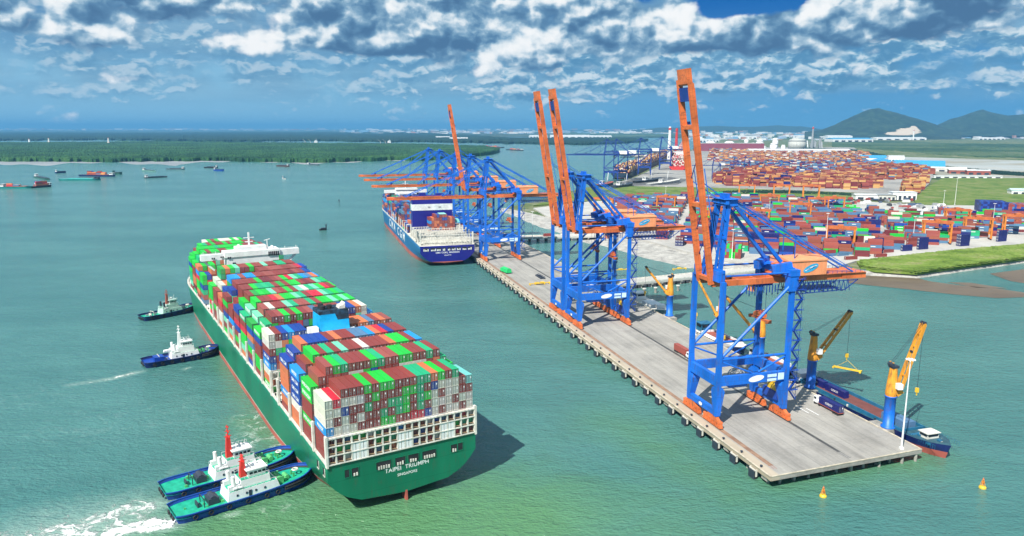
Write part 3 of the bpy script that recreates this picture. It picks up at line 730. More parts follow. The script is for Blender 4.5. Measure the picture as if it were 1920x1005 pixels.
for bi, s_ in enumerate(BAYS):
    for c in range(20):
        n = tiers(bi, c)
        if n < -5: continue
        tot = n + 3; t = (c - 9.5) * W_
        for k in range(max(tot, 0)):                      # k = 0 at deck
            top = tot - 1 - k; z = TIER0 + k * TH_
            if bi == 0 and k >= 3: key = STERN[c][top] if top < len(STERN[c]) else 'M'
            elif top == 0 and bi in TOPS: key = TOPS[bi][c] if TOPS[bi][c] != '.' else 'M'
            elif c == 0 and bi in SIDE: key = SIDE[bi][top] if top < len(SIDE[bi]) else rnd.choice('MMOG')
            elif bi == 4 and c == 0 and top == 1: key = 'W'
            elif bi >= 16 and top == 0: key = rnd.choice('WWWGGTM' if bi == 19 else 'GGGTMM')
            else: key = rnd.choice(POOL)
            inner = (2 < c < 17 and top > 1 and bi != 0 and not (bi == 4))
            row = ORD[bi]
            single = (bi == 0 and (k >= 3 or c == 0)) or (1 <= bi <= 3 and (top == 0 or c == 0 or (c == 1 and top == 1))) or (bi == 4 and (top == 0 or c == 0)) or (bi in (5, 6, 7) and top == 0)
            if single:
                if bi == 0 and k >= 3: lab = f'{CN[key]} container in the stern face, {ORD[top]} tier from top, {ORD[c]} column from port side'
                elif c == 0 and top > 0: lab = f'{CN[key]} container in outermost port stack, {row} row from stern, {ORD[top]} tier from top'
                elif top == 0: lab = f'{CN[key]} container on top of {row} row from stern, {ORD[c]} column from port side'
                else: lab = f'{CN[key]} container of {row} row from stern, {ORD[c]} column from left, {ORD[top]} tier from top'
                o = container(key, S(t, s_, z), STH, lab, GRP)
                if c <= 1 and key in WORDS: lettering(o, WORDS[key], 1.75)
            elif not inner or k == tot - 2:
                addbox(bulk, t, s_, z, key)
o = bulk.build('shipping_container', [CP_A, M_grey]); o.location = S0; o.rotation_euler = (0, 0, STH)
tag(o, 'farther mixed container rows on the green ship, from behind the funnel to the bow', 'container', 'containers stacked on the green ship', 'stuff')

# lashing bridges
def lash(name, s0, s1, grid, panels=()):
    b = MB()
    for c in range(21):
        t = (c - 10) * W_; w = .24
        if grid or c in (0, 1, 2, 3, 17, 18, 19, 20) or c % 5 == 0:
            b.box(t - w, t + w, s0, s1, DECKZ, 26.6)
    for z in (DECKZ + .05, 20.75, 23.65, 26.25):
        b.box(-25.5, 25.5, s0 - (.12 if grid else 0), s1 - .02, z, z + .32)
    for sg in (-1, 1): b.box(sg * 25.55 - .35, sg * 25.55 + .35, s0 - .2, s1 + .1, DECKZ - .6, 27.3)
    b.box(-25.6, 25.6, s0 - .25, s0 - .13, 27.35, 27.45)
    for c in range(41): b.beam(((c - 20) * W_ / 2, s0 - .19, 26.5), ((c - 20) * W_ / 2, s0 - .19, 27.4), .06)
    b.build(name, M_cream, ship)
lash('lashing_bridge', -1.35, -.15, True)
b = MB()
for c in (3, 4, 9, 10, 15, 16):
    t = (c - 10) * W_
    b.box(t + .28, t + 1.15, -1.28, -1.0, DECKZ + .4, 23.6); b.box(t + 1.35, t + W_ - .28, -1.28, -1.0, DECKZ + .4, 23.6)
b.build_each('screen_panel', M_white, ship)
b = MB()
for c in range(20):
    for z in (18.2, 21.1, 24.0):
        t = (c - 10) * W_
        if not (c in (3, 4, 9, 10, 15, 16) and z < 24): b.hexa([(t + .3, -1.3, z + .55), (t + 2.2, -1.3, z + .15), (t + 2.2, -.6, z + .15), (t + .3, -.6, z + .55), (t + .3, -1.3, z + .75), (t + 2.2, -1.3, z + .35), (t + 2.2, -.6, z + .35), (t + .3, -.6, z + .75)])
b.build('lashing_ledge', M_wood, ship)['kind'] = 'stuff'
for i in range(1, 14):
    if BAYS[i] - 2.0 > 0: lash('lashing_bridge', BAYS[i] - 1.9, BAYS[i] - .9, False)
lash('lashing_bridge', 59.5, 60.7, False)
# small deck fittings along the port side (dark vents and white posts under the stacks)
b = MB()
for i in range(75):
    s_ = 2 + i * 4.7
    if s_ > 300: break
    t = -HB(s_, DECKZ) + .75
    b.box(t - .25, t + .25, s_, s_ + .7, DECKZ + .4, DECKZ + 1.3, m=i % 2)
b.build_each('deck_vent', [M_black, M_white], ship)
# funnel and casing
b = MB(); b.box(-10.2, 8.5, 59, 72.3, 17, 40.2); b.box(-10.6, -6.8, 68.5, 71.8, 40.2, 42.6, m=0); b.build('engine_casing', M_white, ship)
b = MB(); b.frus((-5.9, 6.3, 70.5, 80.5), 40.2, (-5.6, 6.0, 71.0, 80), 48.0); fn = b.build('funnel', [M_lblue], ship)
M_soot = ground_mat('funnel_soot', [(.01, .012, .016), (.015, .03, .05), (.03, .09, .16)], .35, .8, 0)
b = MB(); b.frus((1.6, 6.24, 70.70, 80.3), 44.2, (.2, 6.08, 70.92, 80.05), 48.05); b.frus((-5.74, 6.14, 70.84, 80.15), 46.9, (-5.68, 6.06, 70.9, 80.06), 48.3); b.build('soot_band', M_soot, fn)
b = MB()
for x, y, r in ((-3.4, 74, 1.15), (-.6, 74.5, 1.05), (-3.2, 77.5, 1.1)): b.tube((x, y, 48.2), (x, y, 49.8), r, r * 1.05, 12)
b.build_each('exhaust_pipe', M_black, fn)
b = MB(); b.prism([(2.6, 48.2), (5.2, 48.2), (5.2, 50.6), (4.2, 49.6), (3.0, 49.4)], 72, 76, ax='y'); b.build('funnel_cowl', M_cream, fn)
# bridge and accommodation
b = MB(); b.box(-13.5, 15.5, 226.5, 236, DECKZ, 47.0); b.box(-14.5, 16, 226, 236.5, 47.0, 49.9); b.box(-8, 9, 228, 234, 49.9, 52.3)
hs = b.build('deckhouse', M_white, ship)
b = MB(); b.box(-27, -14.5, 227, 231, 45.9, 49.2); b.box(16, 27.5, 227, 231, 45.9, 49.2); b.beam((20, 229, 40), (26, 229, 46), 1.6, 1.0); b.beam((-20, 229, 40), (-26, 229, 46), 1.6, 1.0)
b.build_each('bridge_wing', M_white, hs)
b = MB()
for x0, x1, z0, z1 in ((9.5, 15.6, 46.2, 48.7), (12, 15.6, 42.4, 43.4), (12, 15.6, 40.4, 41.4), (-13, -11, 46.4, 47.4), (-16.8, -15, 47.2, 48.0), (-21.5, -19.5, 46.7, 47.6), (-10.5, -9, 43.2, 44.0)):
    k = x0
    while k < x1 - .3: b.box(k, min(k + .75, x1), 225.9, 226.3 if z0 > 45.5 and x0 > -14 else 226.6, z0, z1); k += 1.05
b.build_each('window', M_glass, hs)
b = MB(); b.beam((0, 231, 52), (0, 231, 60), .9); b.beam((-3, 231, 57), (3, 231, 57), .35); b.beam((-2.2, 231, 54.6), (2.2, 231, 54.6), .5); b.tube((10, 230, 50), (10, 230, 55), .25); b.beam((8.3, 230, 54.8), (11.7, 230, 55.6), .35)
b.lathe([(.9, 0), (1.1, .6), (.7, 1.4), (.1, 1.7)], 10, o=(12.6, 230, 50)); b.lathe([(.9, 0), (1.1, .6), (.7, 1.4), (.1, 1.7)], 10, o=(-6, 230, 52))
for x in (-25.5, -19, 19.5, 26): b.beam((x, 228, 49.2), (x, 228, 51), .2)
for x in np.arange(-26.5, 27, 1.5): b.beam((x, 227.1, 49.2), (x, 227.1, 50.3), .08)
b.beam((-26.8, 227.1, 50.3), (27, 227.1, 50.3), .1); b.build('radar_mast', M_white, hs)
b = MB(); b.beam((3, 339, 18), (3, 339, 33), .9); b.beam((1.6, 339, 29), (4.4, 339, 29), .4); b.build('foremast', M_white, ship)

# ------------------------------------------------------------------ the blue ship at the quay
M_cmas = mat('hull_mid_blue', (.004, .115, .30), .4, 0, .12, .03, streak=True)
M_cmad = mat('hull_deep_blue', (.012, .012, .21), .38, 0, .1, .03)
cma = thing('container_ship', 'blue container ship moored under the far quay cranes, half unloaded, with a navy funnel block', 'container ship', Q(119.5, 632, 0), QTH)
hull_c, HBC = hull(cma, 366, 24.1, 18.0, 3.6, [M_cmas, M_boot, M_boot, M_cream, M_cmad])
text('CMA CGM J. MADISON', 2.0, M_white, 'ship_name', cma, (0, -1.02, 11.2), (R(90), 0, 0), .03)
text('VALLETTA', 1.35, M_white, 'home_port', cma, (0, -1.02, 9.0), (R(90), 0, 0), .03)
b = MB(); bo = MB()
for x0, x1 in ((-21.5, -16.5), (-15, -10.5), (-9.8, -5.5), (-4.5, -1.5), (0, 3.0), (3.5, 7), (8, 12), (13.2, 17), (18, 22.2)):
    b.box(x0, x1, -1.06, -.9, 13.4, 16.3)
    k = x0 + .3
    while k < x1 - .5: bo.box(k, k + .7, -1.25, -1.0, 13.5, 14.5 + rnd.random()); k += 1.2
b.build_each('mooring_port', M_black, cma); bo.build_each('bollard', M_white, cma)
big = text('C M A   C G M', 11.5, M_white, 'hull_lettering', cma, (-24.16, 166, 7.5), (R(90), 0, R(-90)), .05, 1.75)
b = MB()
for sg in (-1, 1):
    for i in range(58):
        s0, s1 = i * 6.1, (i + 1) * 6.1; t0, t1 = HBC(s0, 18) * sg, HBC(s1, 18) * sg
        b.beam((t0, s0, 18.2), (t1, s1, 18.2), .5, 1.2)
b.build_each('gunwale', M_cream, cma)
isl = MB(); isl.box(-19.5, 19.5, 74, 84, 18, 55); isl.box(-19.6, 19.6, 73.85, 84.1, 41, 47, m=1); isl.box(-4.5, -2, 73.8, 74, 43, 44.6, m=2); isl.box(6, 8.5, 73.8, 74, 43, 44.6, m=2)
isl.box(-12, -6, 76, 82, 55, 57.5); isl.box(4, 12, 76, 82, 55, 56.8)
M_cmaw = mat('funnel_band', (.72, .76, .74), .45); isl.build('funnel_block', [M_cmad, M_cmaw, M_grey], cma)
b = MB()                                                       # empty lashing bridges and cell guides aft
for i in range(5):
    s_ = 2 + i * 14.2
    for c in range(20):
        t = (c - 9.5) * 2.4
        b.box(t - .2, t + .2, s_, s_ + 1.0, 18, 27.2)
    for z in (18.4, 20.6, 23.6, 26.6): b.box(-23.3, 23.3, s_ + .1, s_ + .9, z, z + .45)
    for sg in (-1, 1): b.box(sg * 23.4 - .5, sg * 23.4 + .5, s_ - .2, s_ + 1.3, 17, 29)
    b.box(-23, 23, s_ + 2.5, s_ + 12.5, 18.2, 19.4)
    for k in range(10): b.box(-22.5 + k * 4.6, -20.9 + k * 4.6, s_ + 4, s_ + 11, 19.4, 19.8)
    b.box(-23, 23, s_ + 6.5, s_ + 7.3, 19.4, 23.5); 
    for c in range(20): b.box((c - 9.5) * 2.4 - .15, (c - 9.5) * 2.4 + .15, s_ + 7.3, s_ + 7.6, 19.4, 24.5)
b.build('lashing_bridge', M_cream, cma)
for i in range(9):
    b = MB(); s_ = 86 + i * 15.2 - 1.8
    for c in range(0, 21, 2): b.box((c - 10) * 2.4 - .3, (c - 10) * 2.4 + .3, s_, s_ + 1, 18, 27)
    b.box(-24, 24, s_, s_ + 1, 26, 27); b.build('lashing_bridge', M_cream, cma)
b = MB(); b.box(-13, 13, 262, 272, 18, 42); b.box(-25.5, 25.5, 263, 268, 42, 45.5); b.box(-12, 14, 262, 271, 45.5, 47.5); b.beam((0, 266, 47), (0, 266, 56), .8); b.beam((-4, 266, 53), (4, 266, 53), .4); b.beam((-10, 266, 45), (-10, 266, 50), .6)
b.build('bridge_house', M_white, cma)
b = MB(); b.frus((-3, 3, 0, 9), 0, (-2, 2, 1, 8), 3.2); lb = b.build('lifeboat', mat('lifeboat_aqua', (.18, .55, .55), .4), cma); lb.location = (21, 60, 30)
bulk = MB()
for i in range(17):
    s_ = 87 + i * 15.2
    if 258 < s_ + 6 < 275 or s_ > 330: continue
    for c in range(19):
        t = (c - 9) * 2.5
        if abs(t) > HBC(s_ + 12, 18) - 1: continue
        n = 8 if s_ > 100 else 7
        e = min(c, 18 - c); n -= (2 if e == 0 else 1 if e == 1 else 0) + rnd.choice((0, 0, 0, 1))
        if c < 4 and i < 2: n = rnd.choice((3, 4, 6))
        for k in range(n): addbox(bulk, t, s_, 18.1 + k * TH_, rnd.choice('MMmmODBBBNSSLMT'))
for c in range(7, 17):                                         # the one stack left abaft the funnel
    for k in range(rnd.choice((6, 7)) if c > 7 else 6): addbox(bulk, (c - 9) * 2.5, 58, 18.1 + k * TH_, rnd.choice('MmOSBLMO' if c < 14 else 'MmODM'))
bulk.box((12 - 9) * 2.5 - 3.5, (12 - 9) * 2.5 + 3, 57.8, 70, 38.6, 38.9, 0, (.25, .65, .6))
o = bulk.build('shipping_container', [CP_A, M_grey]); o.location = Q(119.5, 632, 0); o.rotation_euler = (0, 0, QTH)
tag(o, 'mixed containers aboard the blue ship at the quay', 'container', 'containers on the blue ship', 'stuff')
# ------------------------------------------------------------------ quay
def quay_mat():
    m = bpy.data.materials.new('quay_concrete'); m.use_nodes = True; n = NT(m.node_tree); b = m.node_tree.nodes['Principled BSDF']
    co = n.coord(); x, y, z = n.sep(co)
    a = n.noise(n.scale(co, (.35, .018, 1)), 1.0, 6, .62); c = n.noise(co, .05, 5, .6); d = n.noise(co, .9, 4, .7)
    v = n.smooth(a * .5 + c * .45 + d * .2, .32, .86)
    col = n.ramp(v, [(0, (.17, .162, .148)), (.4, (.29, .278, .252)), (.75, (.365, .35, .315)), (1, (.44, .42, .38))])
    stain = n.smooth(n.noise(n.scale(co, (.09, .03, 1)), 1.0, 5, .6), .50, .70) * .55
    col = n.mix(stain, col, (.17, .165, .15))
    tyre = n.smooth(n.noise(n.scale(co, (1.3, .012, 1)), 1.0, 3, .6), .58, .68) * n.smooth(n.math('ABSOLUTE', x - 45), 16, 9) * .4
    col = n.mix(tyre, col, (.15, .15, .145))
    joint = n.math('MAXIMUM', n.smooth(n.math('ABSOLUTE', n.math('FRACT', y / 24) - .5), .4955, .4985), n.smooth(n.math('ABSOLUTE', n.math('FRACT', x / 11) - .5), .488, .494))
    col = n.mix(joint * .45, col, (.12, .12, .11))
    edge = n.smooth(x, 4.2, 3.2) * .55
    col = n.mix(edge, col, (.50, .40, .27))
    n.put(b.inputs['Base Color'], col); b.inputs['Roughness'].default_value = .85
    n.put(b.inputs['Normal'], n.bump(d, .2, .1))
    return m
QC0, QC1, QA0, QA1 = 146.0, 212.0, 199.5, 1120.0
M_conc = ground_mat('raw_concrete', [(.16, .155, .14), (.29, .28, .25), (.40, .38, .34)], .35, .9, .2)
quay = thing('quay', 'long grey concrete quay on piles carrying the blue gantry cranes', 'quay', Q(QC0, 0, 0), QTH)
b = MB(); b.hexa([(0, QA0 - 1.5, 3.0), (66, QA0 + 2.5, 3.0), (66, QA1, 3.0), (0, QA1, 3.0), (0, QA0 - 1.5, 4.5), (66, QA0 + 2.5, 4.5), (66, QA1, 4.5), (0, QA1, 4.5)])
b.build('deck', quay_mat(), quay)
for a in (224.5, 269.5, 402, 340, 306):
    b = MB(); b.box(65.9, 71.5, a - 5, a + 5, 2.6, 4.46); b.build('crane_platform', M_conc, quay)
b = MB()
b.box(-.25, .35, QA0 - 1.4, QA1, 4.5, 4.75); b.box(65.5, 66.1, QA0 + 2.6, QA1, 4.5, 4.75)
b.beam((0, QA0 - 1.35, 4.62), (66, QA0 + 2.65, 4.62), .5, .26)
b.build('kerb', mat('kerb_concrete', (.50, .44, .34), .85, 0, .25, .4), quay)
for c in (4.75, 5.75, 35.2, 36.0):
    b = MB(); b.box(c - .10, c + .10, QA0 + 3.5, QA1 - 5, 4.496, 4.516); b.build('rail', M_rust if c < 20 else M_dark, quay)
b = MB(); b.box(34.9, 36.3, QA0 + 9, QA1 - 5, 4.5, 4.508); b.build('rail_groove', mat('groove_dark', (.075, .07, .06), .9), quay)
b = MB(); b.box(4.3, 6.3, QA0 + 6, QA1 - 5, 4.5, 4.507); b.build('rail_bed', mat('rail_bed_rust', (.27, .19, .12), .9, 0, .3, .3), quay)
b = MB(); rr = 0
for i in range(150):
    a = QA0 + 3 + i * 6
    if a > QA1: break
    for c in ((2.2, 12, 24, 36, 48, 58, 64) if i % 2 == 0 and a < 520 else (2.2, 14)):
        if c > 20 and i > 4 and c < 60: continue
        b.tube((c, a, -2), (c, a, 3), .55, n=8)
for c in np.arange(6, 64, 6): b.tube((c, QA0 + 1.5 + c / 66 * 4, -2), (c, QA0 + 1.5 + c / 66 * 4, 3), .55, n=8)
o = b.build('pile', M_conc, quay); o['kind'] = 'stuff'
b = MB()
for i in range(38): b.box(.6, 3.0, QA0 + 3 + i * 24 - 1.6, QA0 + 3 + i * 24 + 1.6, 1.4, 3.0)
b.box(1.2, 64, QA0 + 4.2, QA0 + 5.6, 1.6, 3.0)
b.build('pile_cap', M_conc, quay)['kind'] = 'stuff'
fm = MB()
fm.box(-.6, .2, -1.6, 1.6, -.6, 2.6, m=0); fm.box(-.85, -.6, -1.7, 1.7, -.4, 2.9, m=1); fm.box(-.3, .3, -1.9, -1.6, 1.0, 3.6, m=2); fm.box(-.3, .3, 1.6, 1.9, 1.0, 3.6, m=2); fm.box(-.5, .1, -1.9, 1.9, 3.0, 3.3, m=2)
fmesh = fm.mesh('fender', [M_black, M_dark, M_cream])
a = QA0 + 8
while a < 640:
    o = bpy.data.objects.new('fender', fmesh); COL.objects.link(o); o.parent = quay; o.location = (-.3, a, 0); a += 12
bm_ = MB(); bm_.lathe([(.32, 0), (.32, .45), (.5, .5), (.5, .75), (.2, .85)], 8); bmesh_ = bm_.mesh('bollard', M_dark)
a = QA0 + 6
while a < 640:
    o = bpy.data.objects.new('bollard', bmesh_); COL.objects.link(o); o.parent = quay; o.location = (1.3, a, 4.5); a += 12
b = MB()                                                       # painted lane arrows and dashes
for c, a in ((49, 247), (51.5, 244)): b.box(c - .16, c + .22, a - 4, a + 4, 4.502, 4.508)
b.build_each('lane_marking', M_white, quay)

# trestles from the quay to the yard
def trestle(label, p, q, w, z=4.4):
    p = Vector(p); q = Vector(q); d = (q - p).normalized(); L = (q - p).length
    t = thing('trestle_bridge', label, 'bridge', (p.x, p.y, 0), math.atan2(d.y, d.x))
    b = MB(); b.box(0, L, -w / 2, w / 2, z - 1.4, z); b.build('deck', GM_pave, t)
    b = MB(); b.box(0, L, -w / 2, -w / 2 + .3, z, z + .9); b.box(0, L, w / 2 - .3, w / 2, z, z + .9); b.build('parapet', M_cream, t)
    b = MB()
    for i in range(int(L / 9)):
        for y in (-w / 2 + 1.2, 0, w / 2 - 1.2): b.tube((4 + i * 9, y, -2), (4 + i * 9, y, z - 1.4), .6, n=8)
        b.box(3.2 + i * 9, 4.8 + i * 9, -w / 2, w / 2, z - 2.4, z - 1.4)
    b.build('pile', M_conc, t)
    return t
trestle('near concrete trestle running from the quay to the shore behind the middle crane pair', G(1090, 537, 4.4), G(1425, 504, 4.4), 14)
trestle('far concrete trestle crossing the lagoon behind the raised crane booms', G(955, 445, 4.4), G(1130, 441, 4.4), 14)

# ------------------------------------------------------------------ ship-to-shore gantry cranes; x landward from waterside rail, y along quay, z from deck
def sts(label, boom_up, colours, detail=True, group='ship-to-shore gantry cranes'):
    BL, OR, DK, HS = colours
    t = thing('gantry_crane', label, 'crane', (0, 0, 0), 0, group)
    Yh = 10.5
    for x in (0, 30.5):
        for sg in (-1, 1):
            y = sg * Yh; b = MB()
            inn = lambda k: (y - .8 - (k if sg > 0 else 0), y + .8 + (k if sg < 0 else 0))
            xx = lambda k: (x - .9, x + .9 + k) if x == 0 else (x - .9 - k, x + .9)
            b.frus((*xx(.3), *inn(.4)), 4.2, (*xx(1.8), *inn(2.4)), 14.0)
            b.frus((*xx(1.8), *inn(2.4)), 14.0, (*xx(1.0), *inn(1.6)), 15.5); b.box(*xx(.2), *inn(.2), 15.5, 20.5)
            b.frus((*xx(.2), *inn(.2)), 20.5, (x - .9, x + .9, y - .8, y + .8), 24)
            b.box(x - .9, x + .9, y - .8, y + .8, 24, 58.5 if x else 57.5); b.build('leg', BL, t)
            bg = MB()
            for k in (-5.2, -2.6, 0, 2.6, 5.2):
                yy = y + k + (2.4 if sg < 0 else -2.4)
                bg.frus((x - .75, x + .75, yy - 1.25, yy + 1.25), .45, (x - .6, x + .6, yy - .9, yy + .9), 2.2)
                for w in (-.65, .65): bg.tube((x - .35, yy + w, .55), (x + .35, yy + w, .55), .5, n=8, m=1)
                bg.box(x - .95, x + .95, yy - .35, yy + .35, 1.2, 2.0)
            yc = y + (2.4 if sg < 0 else -2.4); bg.box(x - .7, x + .7, yc - 6.2, yc + 6.2, 2.1, 3.0); bg.frus((x - .7, x + .7, yc - 4.4, yc + 4.4), 3.0, (x - .7, x + .7, yc - 2.4, yc + 2.4), 4.3)
            bg.build('bogie', [OR, DK], t)
    for x in (0, 30.5):
        b = MB(); b.box(x - .85, x + .85, -Yh + .8, Yh - .8, 4.4, 6.8); b.build('sill_beam', BL, t)
        b = MB(); b.box(x - .85, x + .85, -Yh + .8, Yh - .8, 16.2, 20.3); b.build('tie_beam', BL, t)
        b = MB(); b.box(x - 1.3, x + 1.3, -Yh + 1.1, Yh - 1.1, 57.2, 61.4)
        if x: b.box(x - 2.2, x + 2.0, -Yh - 1.6, Yh + 1.6, 58.5, 61.0); b.box(x - 1.9, x + 1.7, -Yh - 1.3, -Yh + 2.2, 52.5, 58.5); b.box(x - 1.9, x + 1.7, Yh - 2.2, Yh + 1.3, 52.5, 58.5)
        b.build('portal_beam', BL, t)
    for sg in (-1, 1):
        y = sg * Yh
        b = MB(); b.box(.9, 29.6, y - .7, y + .7, 16.4, 20.2); cb = b.build('cross_beam', BL, t)
        if sg < 0 and detail:
            e = MB(); e.prism([(3.4 * math.cos(a) * 1 + .2 * math.sin(a), 1.25 * math.sin(a) + .9 * math.cos(a) * .4) for a in np.linspace(0, 2 * math.pi, 24, endpoint=False)], -.05, .05, ax='y')
            eo = e.build('emblem', M_white, cb); eo.location = (16.5, y - .76, 18.2)
            e = MB(); e.box(21.5, 25.6, y - .78, y - .7, 18.2, 19.4); e.box(21.5, 25.6, y - .78, y - .7, 16.6, 17.6); e.box(26.3, 29, y - .78, y - .7, 16.8, 19.6); e.build('notice_panel', mat('panel_pale', (.55, .72, .80), .5), cb)
        b = MB(); b.tube((1.2, y, 28), (29.5, y, 54.5), .62, n=10); b.tube((1.2, y, 27), (29.3, y, 27), .5, n=10)
        b.tube((1.2, y, 26), (14.5, y, 20.6), .36, n=8); b.tube((29.3, y, 26), (17.5, y, 20.6), .36, n=8)
        b.tube((1.2, y, 59.8), (29, y, 59.8), .38, n=8)
        b.build('brace', BL, t)
    # machinery girder
    b = MB()
    for y in (-3.9, 3.9):
        b.box(-1, 68.8, y - .75, y + .75, 54.6, 56.8)
    for x in (4, 12, 20, 28, 38, 48, 58, 68.2): b.box(x - .5, x + .5, -3.1, 3.1, 54.8, 56.4)
    b.box(30, 69, -5.6, 5.6, 56.95, 57.1); b.box(58, 69.4, -5, 5, 54.6, 56.9)
    gd = b.build('girder', OR, t)
    if detail:
        b = MB()
        for y in (-5.5, 5.5):
            for x in np.arange(33, 69.5, 2.2): b.beam((x, y, 57.1), (x, y, 58.2), .1)
            b.beam((33, y, 58.2), (69, y, 58.2), .1); b.beam((33, y, 57.7), (69, y, 57.7), .07)
        b.build('handrail', M_hblue, gd)
    # machinery house
    b = MB(); b.box(31.5, 49.0, -6.4, 6.4, 57.3, 63.0); b.prism([(-6.7, 63.0), (6.7, 63.0), (6.7, 63.5), (0, 64.5), (-6.7, 63.5)], 31.2, 49.3, ax='x')
    for k in range(11): b.box(32 + k * 1.6, 32.1 + k * 1.6, -6.46, -6.38, 57.5, 62.8)
    mh = b.build('machinery_house', HS, t)
    if detail:
        ring = [(3.6 * math.cos(a), 1.35 * math.sin(a)) for a in np.linspace(0, 2 * math.pi, 28, endpoint=False)]
        e = MB(); e.prism([(a * .94 - c * .34 * .8, c * .94 + a * .34) for a, c in ring], -.06, .0, ax='y')
        eo = e.build('emblem', mat('emblem_blue', (.03, .36, .62), .45), mh); eo.location = (41.5, -6.48, 60.2)
        e = MB(); e.prism([(-3.0, -1.1), (-1.2, -.75), (.6, .15), (2.9, 1.05), (2.4, 1.15), (.2, .55), (-1.6, -.35)], -.05, .0, ax='y'); e.build('emblem_swoosh', M_white, mh).location = (41.5, -6.55, 60.2)
        tt = text('GEMALINK', .85, M_hblue, 'lettering', mh, (41.6, -6.62, 59.95), (R(90), R(-20), 0), .01)
        b = MB(); b.box(28.5, 31.4, -5.5, 5, 57.2, 59.6); b.box(29, 31.3, -3, 2, 59.6, 61.6); b.build('electrical_room', OR, mh)
    # A-frame
    b = MB()
    for sg in (-1, 1):
        b.beam((1.6, sg * 5.0, 60.5), (4.8, sg * 3.4, 86.5), 1.5, 1.4); b.beam((-.4, sg * 4.6, 60.5), (3.4, sg * 3.2, 86), .8, .8)
        b.beam((7.2, sg * 3.4, 86.2), (28.2, sg * 5.4, 63.2), 1.45, 1.3)
        b.beam((24.5, sg * 5.2, 60.2), (31.5, sg * 8.0, 61.8), 2.6, 3.4)
        for k in range(4): z = 64 + k * 5.4; b.beam((1.2 + k * .6, sg * 4.8, z), (-.2 + k * .6, sg * 4.5, z + 3.4), .35)
    b.box(3.0, 8.2, -4.4, 4.4, 85.6, 88.2); b.box(2.6, 4.0, -5.2, 5.2, 86.4, 87.6); b.beam((.5, -9.6, 61.2), (.5, 9.6, 61.2), 1.2)
    b.beam((2.6, -6.4, 73.6), (2.6, 6.4, 73.6), .9); b.box(1.8, 9.2, -5.4, 5.4, 88.2, 88.35); b.box(4, 6.2, -1.8, 1.8, 88.3, 90.2)
    b.build('a_frame', BL, t)
    b = MB()
    for sg in (-1, 1):
        b.beam((7.6, sg * 3.6, 87.2), (63.5, sg * 4.2, 57.2), .55);
        b.beam((35.5, sg * 3.85, 58), (35.5, sg * 3.85, 72), .3)
        b.beam((8.2, sg * 3.0, 87.8), (63.5, sg * 3.6, 58.4), .25)
    b.build('backstay', BL, t)
    # boom, built lying out over the water then turned about its hinge
    bm = MB(); L = 79.4
    for y in (-4.2, 4.2):
        bm.box(-L + 5, 0, y - .75, y + .75, -1.0, 1.0); bm.box(-L + 5, 0, y - .95, y + .95, .8, .95); bm.box(-L + 5, 0, y - .25, y + .25, -1.15, -1.0)
        for x in np.arange(-L + 9, -2, 6.5): bm.box(x, x + .18, y - .82, y + .82, -1.06, .8)
        bm.frus((-L + 1.5, -L + 5.2, y - .75, y + .75), -.9, (-L + 3.5, -L + 5.2, y - .75, y + .75), .9)
    for x in (-L + 3, -L + 19, -31, -2): bm.box(x - .8, x + .8, -3.6, 3.6, -.7, .7)
    bm.box(-L - 2.2, -L + 3.2, -3.4, 3.4, -1.0, 1.2)
    bo = bm.build('boom', OR, t); bo.location = (-1.5, 0, 55.6)
    w = MB()
    for x in np.arange(-L + 2, 0, 2.0): w.beam((x, 5.9, 1.0), (x, 5.9, 2.1), .14); w.beam((x, 4.9, .8), (x, 6.0, .8), .14)
    w.box(-L + 2, 0, 5.0, 6.0, .8, .92); w.beam((-L + 2, 5.9, 2.1), (0, 5.9, 2.1), .12); w.beam((-L + 12, -3.2, .2), (0, -3.2, .2), .25)
    w.box(-L + 4.5, -L + 9.5, -3.4, 3.4, -.9, .5); w.box(-62, -60, 5.2, 7.0, .6, 3.4); w.box(-L - 2, -L, 3.2, 5.0, .4, .6)
    for k, x in enumerate(np.arange(-50, -8, 10)): w.beam((x, -3.4, .5), (x + 9, 3.4, .5), .25)
    w.build('boom_walkway', DK, bo)
    if boom_up:
        bo.rotation_euler = (0, R(80.6), 0)
        b = MB(); b.beam((4.5, 2.6, 87.5), (-7.2, 3.9, 95), .3); b.beam((4.5, -2.6, 87.5), (-7.2, -3.9, 95), .3); b.beam((-6.6, 3.9, 100), (1.5, 3.9, 62), .25); b.beam((-6.6, -3.9, 100), (1.5, -3.9, 62), .25)
        b.build('forestay', BL, t)
    else:
        b = MB()
        for sg in (-1, 1): b.beam((3.4, sg * 3.4, 87), (-36, sg * 3.9, 57), .6); b.beam((3.4, sg * 3.4, 87.4), (-68, sg * 3.9, 57), .6); b.beam((-30, sg * 3.7, 72.3), (-30, sg * 3.7, 62), .3)
        b.build('forestay', BL, t)
    # trolley with headblock and spreader, driver's cab, dark catenary trusses
    b = MB(); b.box(21, 27, -3.0, 3.0, 53.4, 54.4); b.box(21, 23, -1.2, 1.2, 52.5, 53.4)
    tr = b.build('trolley', DK, t)
    b = MB(); b.box(21.6, 23.6, 3.2, 6.0, 49.8, 52.8); b.build('operator_cab', HS, tr)
    zs_ = 39 if boom_up else 33
    b = MB()
    for x in (23.2, 25): 
        for y in (-2, 2): b.beam((x, y, zs_ + 2.5), (x, y, 53.5), .10)
    b.build('hoist_rope', DK, tr)
    b = MB(); b.box(23, 25.2, -3, 3, zs_ + 1.2, zs_ + 2.5); b.box(23.2, 25, -6, 6, zs_, zs_ + .6); b.box(22.9, 25.3, -6.2, -5.4, zs_ - .5, zs_ + .8); b.box(22.9, 25.3, 5.4, 6.2, zs_ - .5, zs_ + .8); b.box(22.6, 25.6, -1.3, 1.3, zs_ + 2.5, zs_ + 3.3)
    b.build('spreader', OR, tr)
    b = MB()
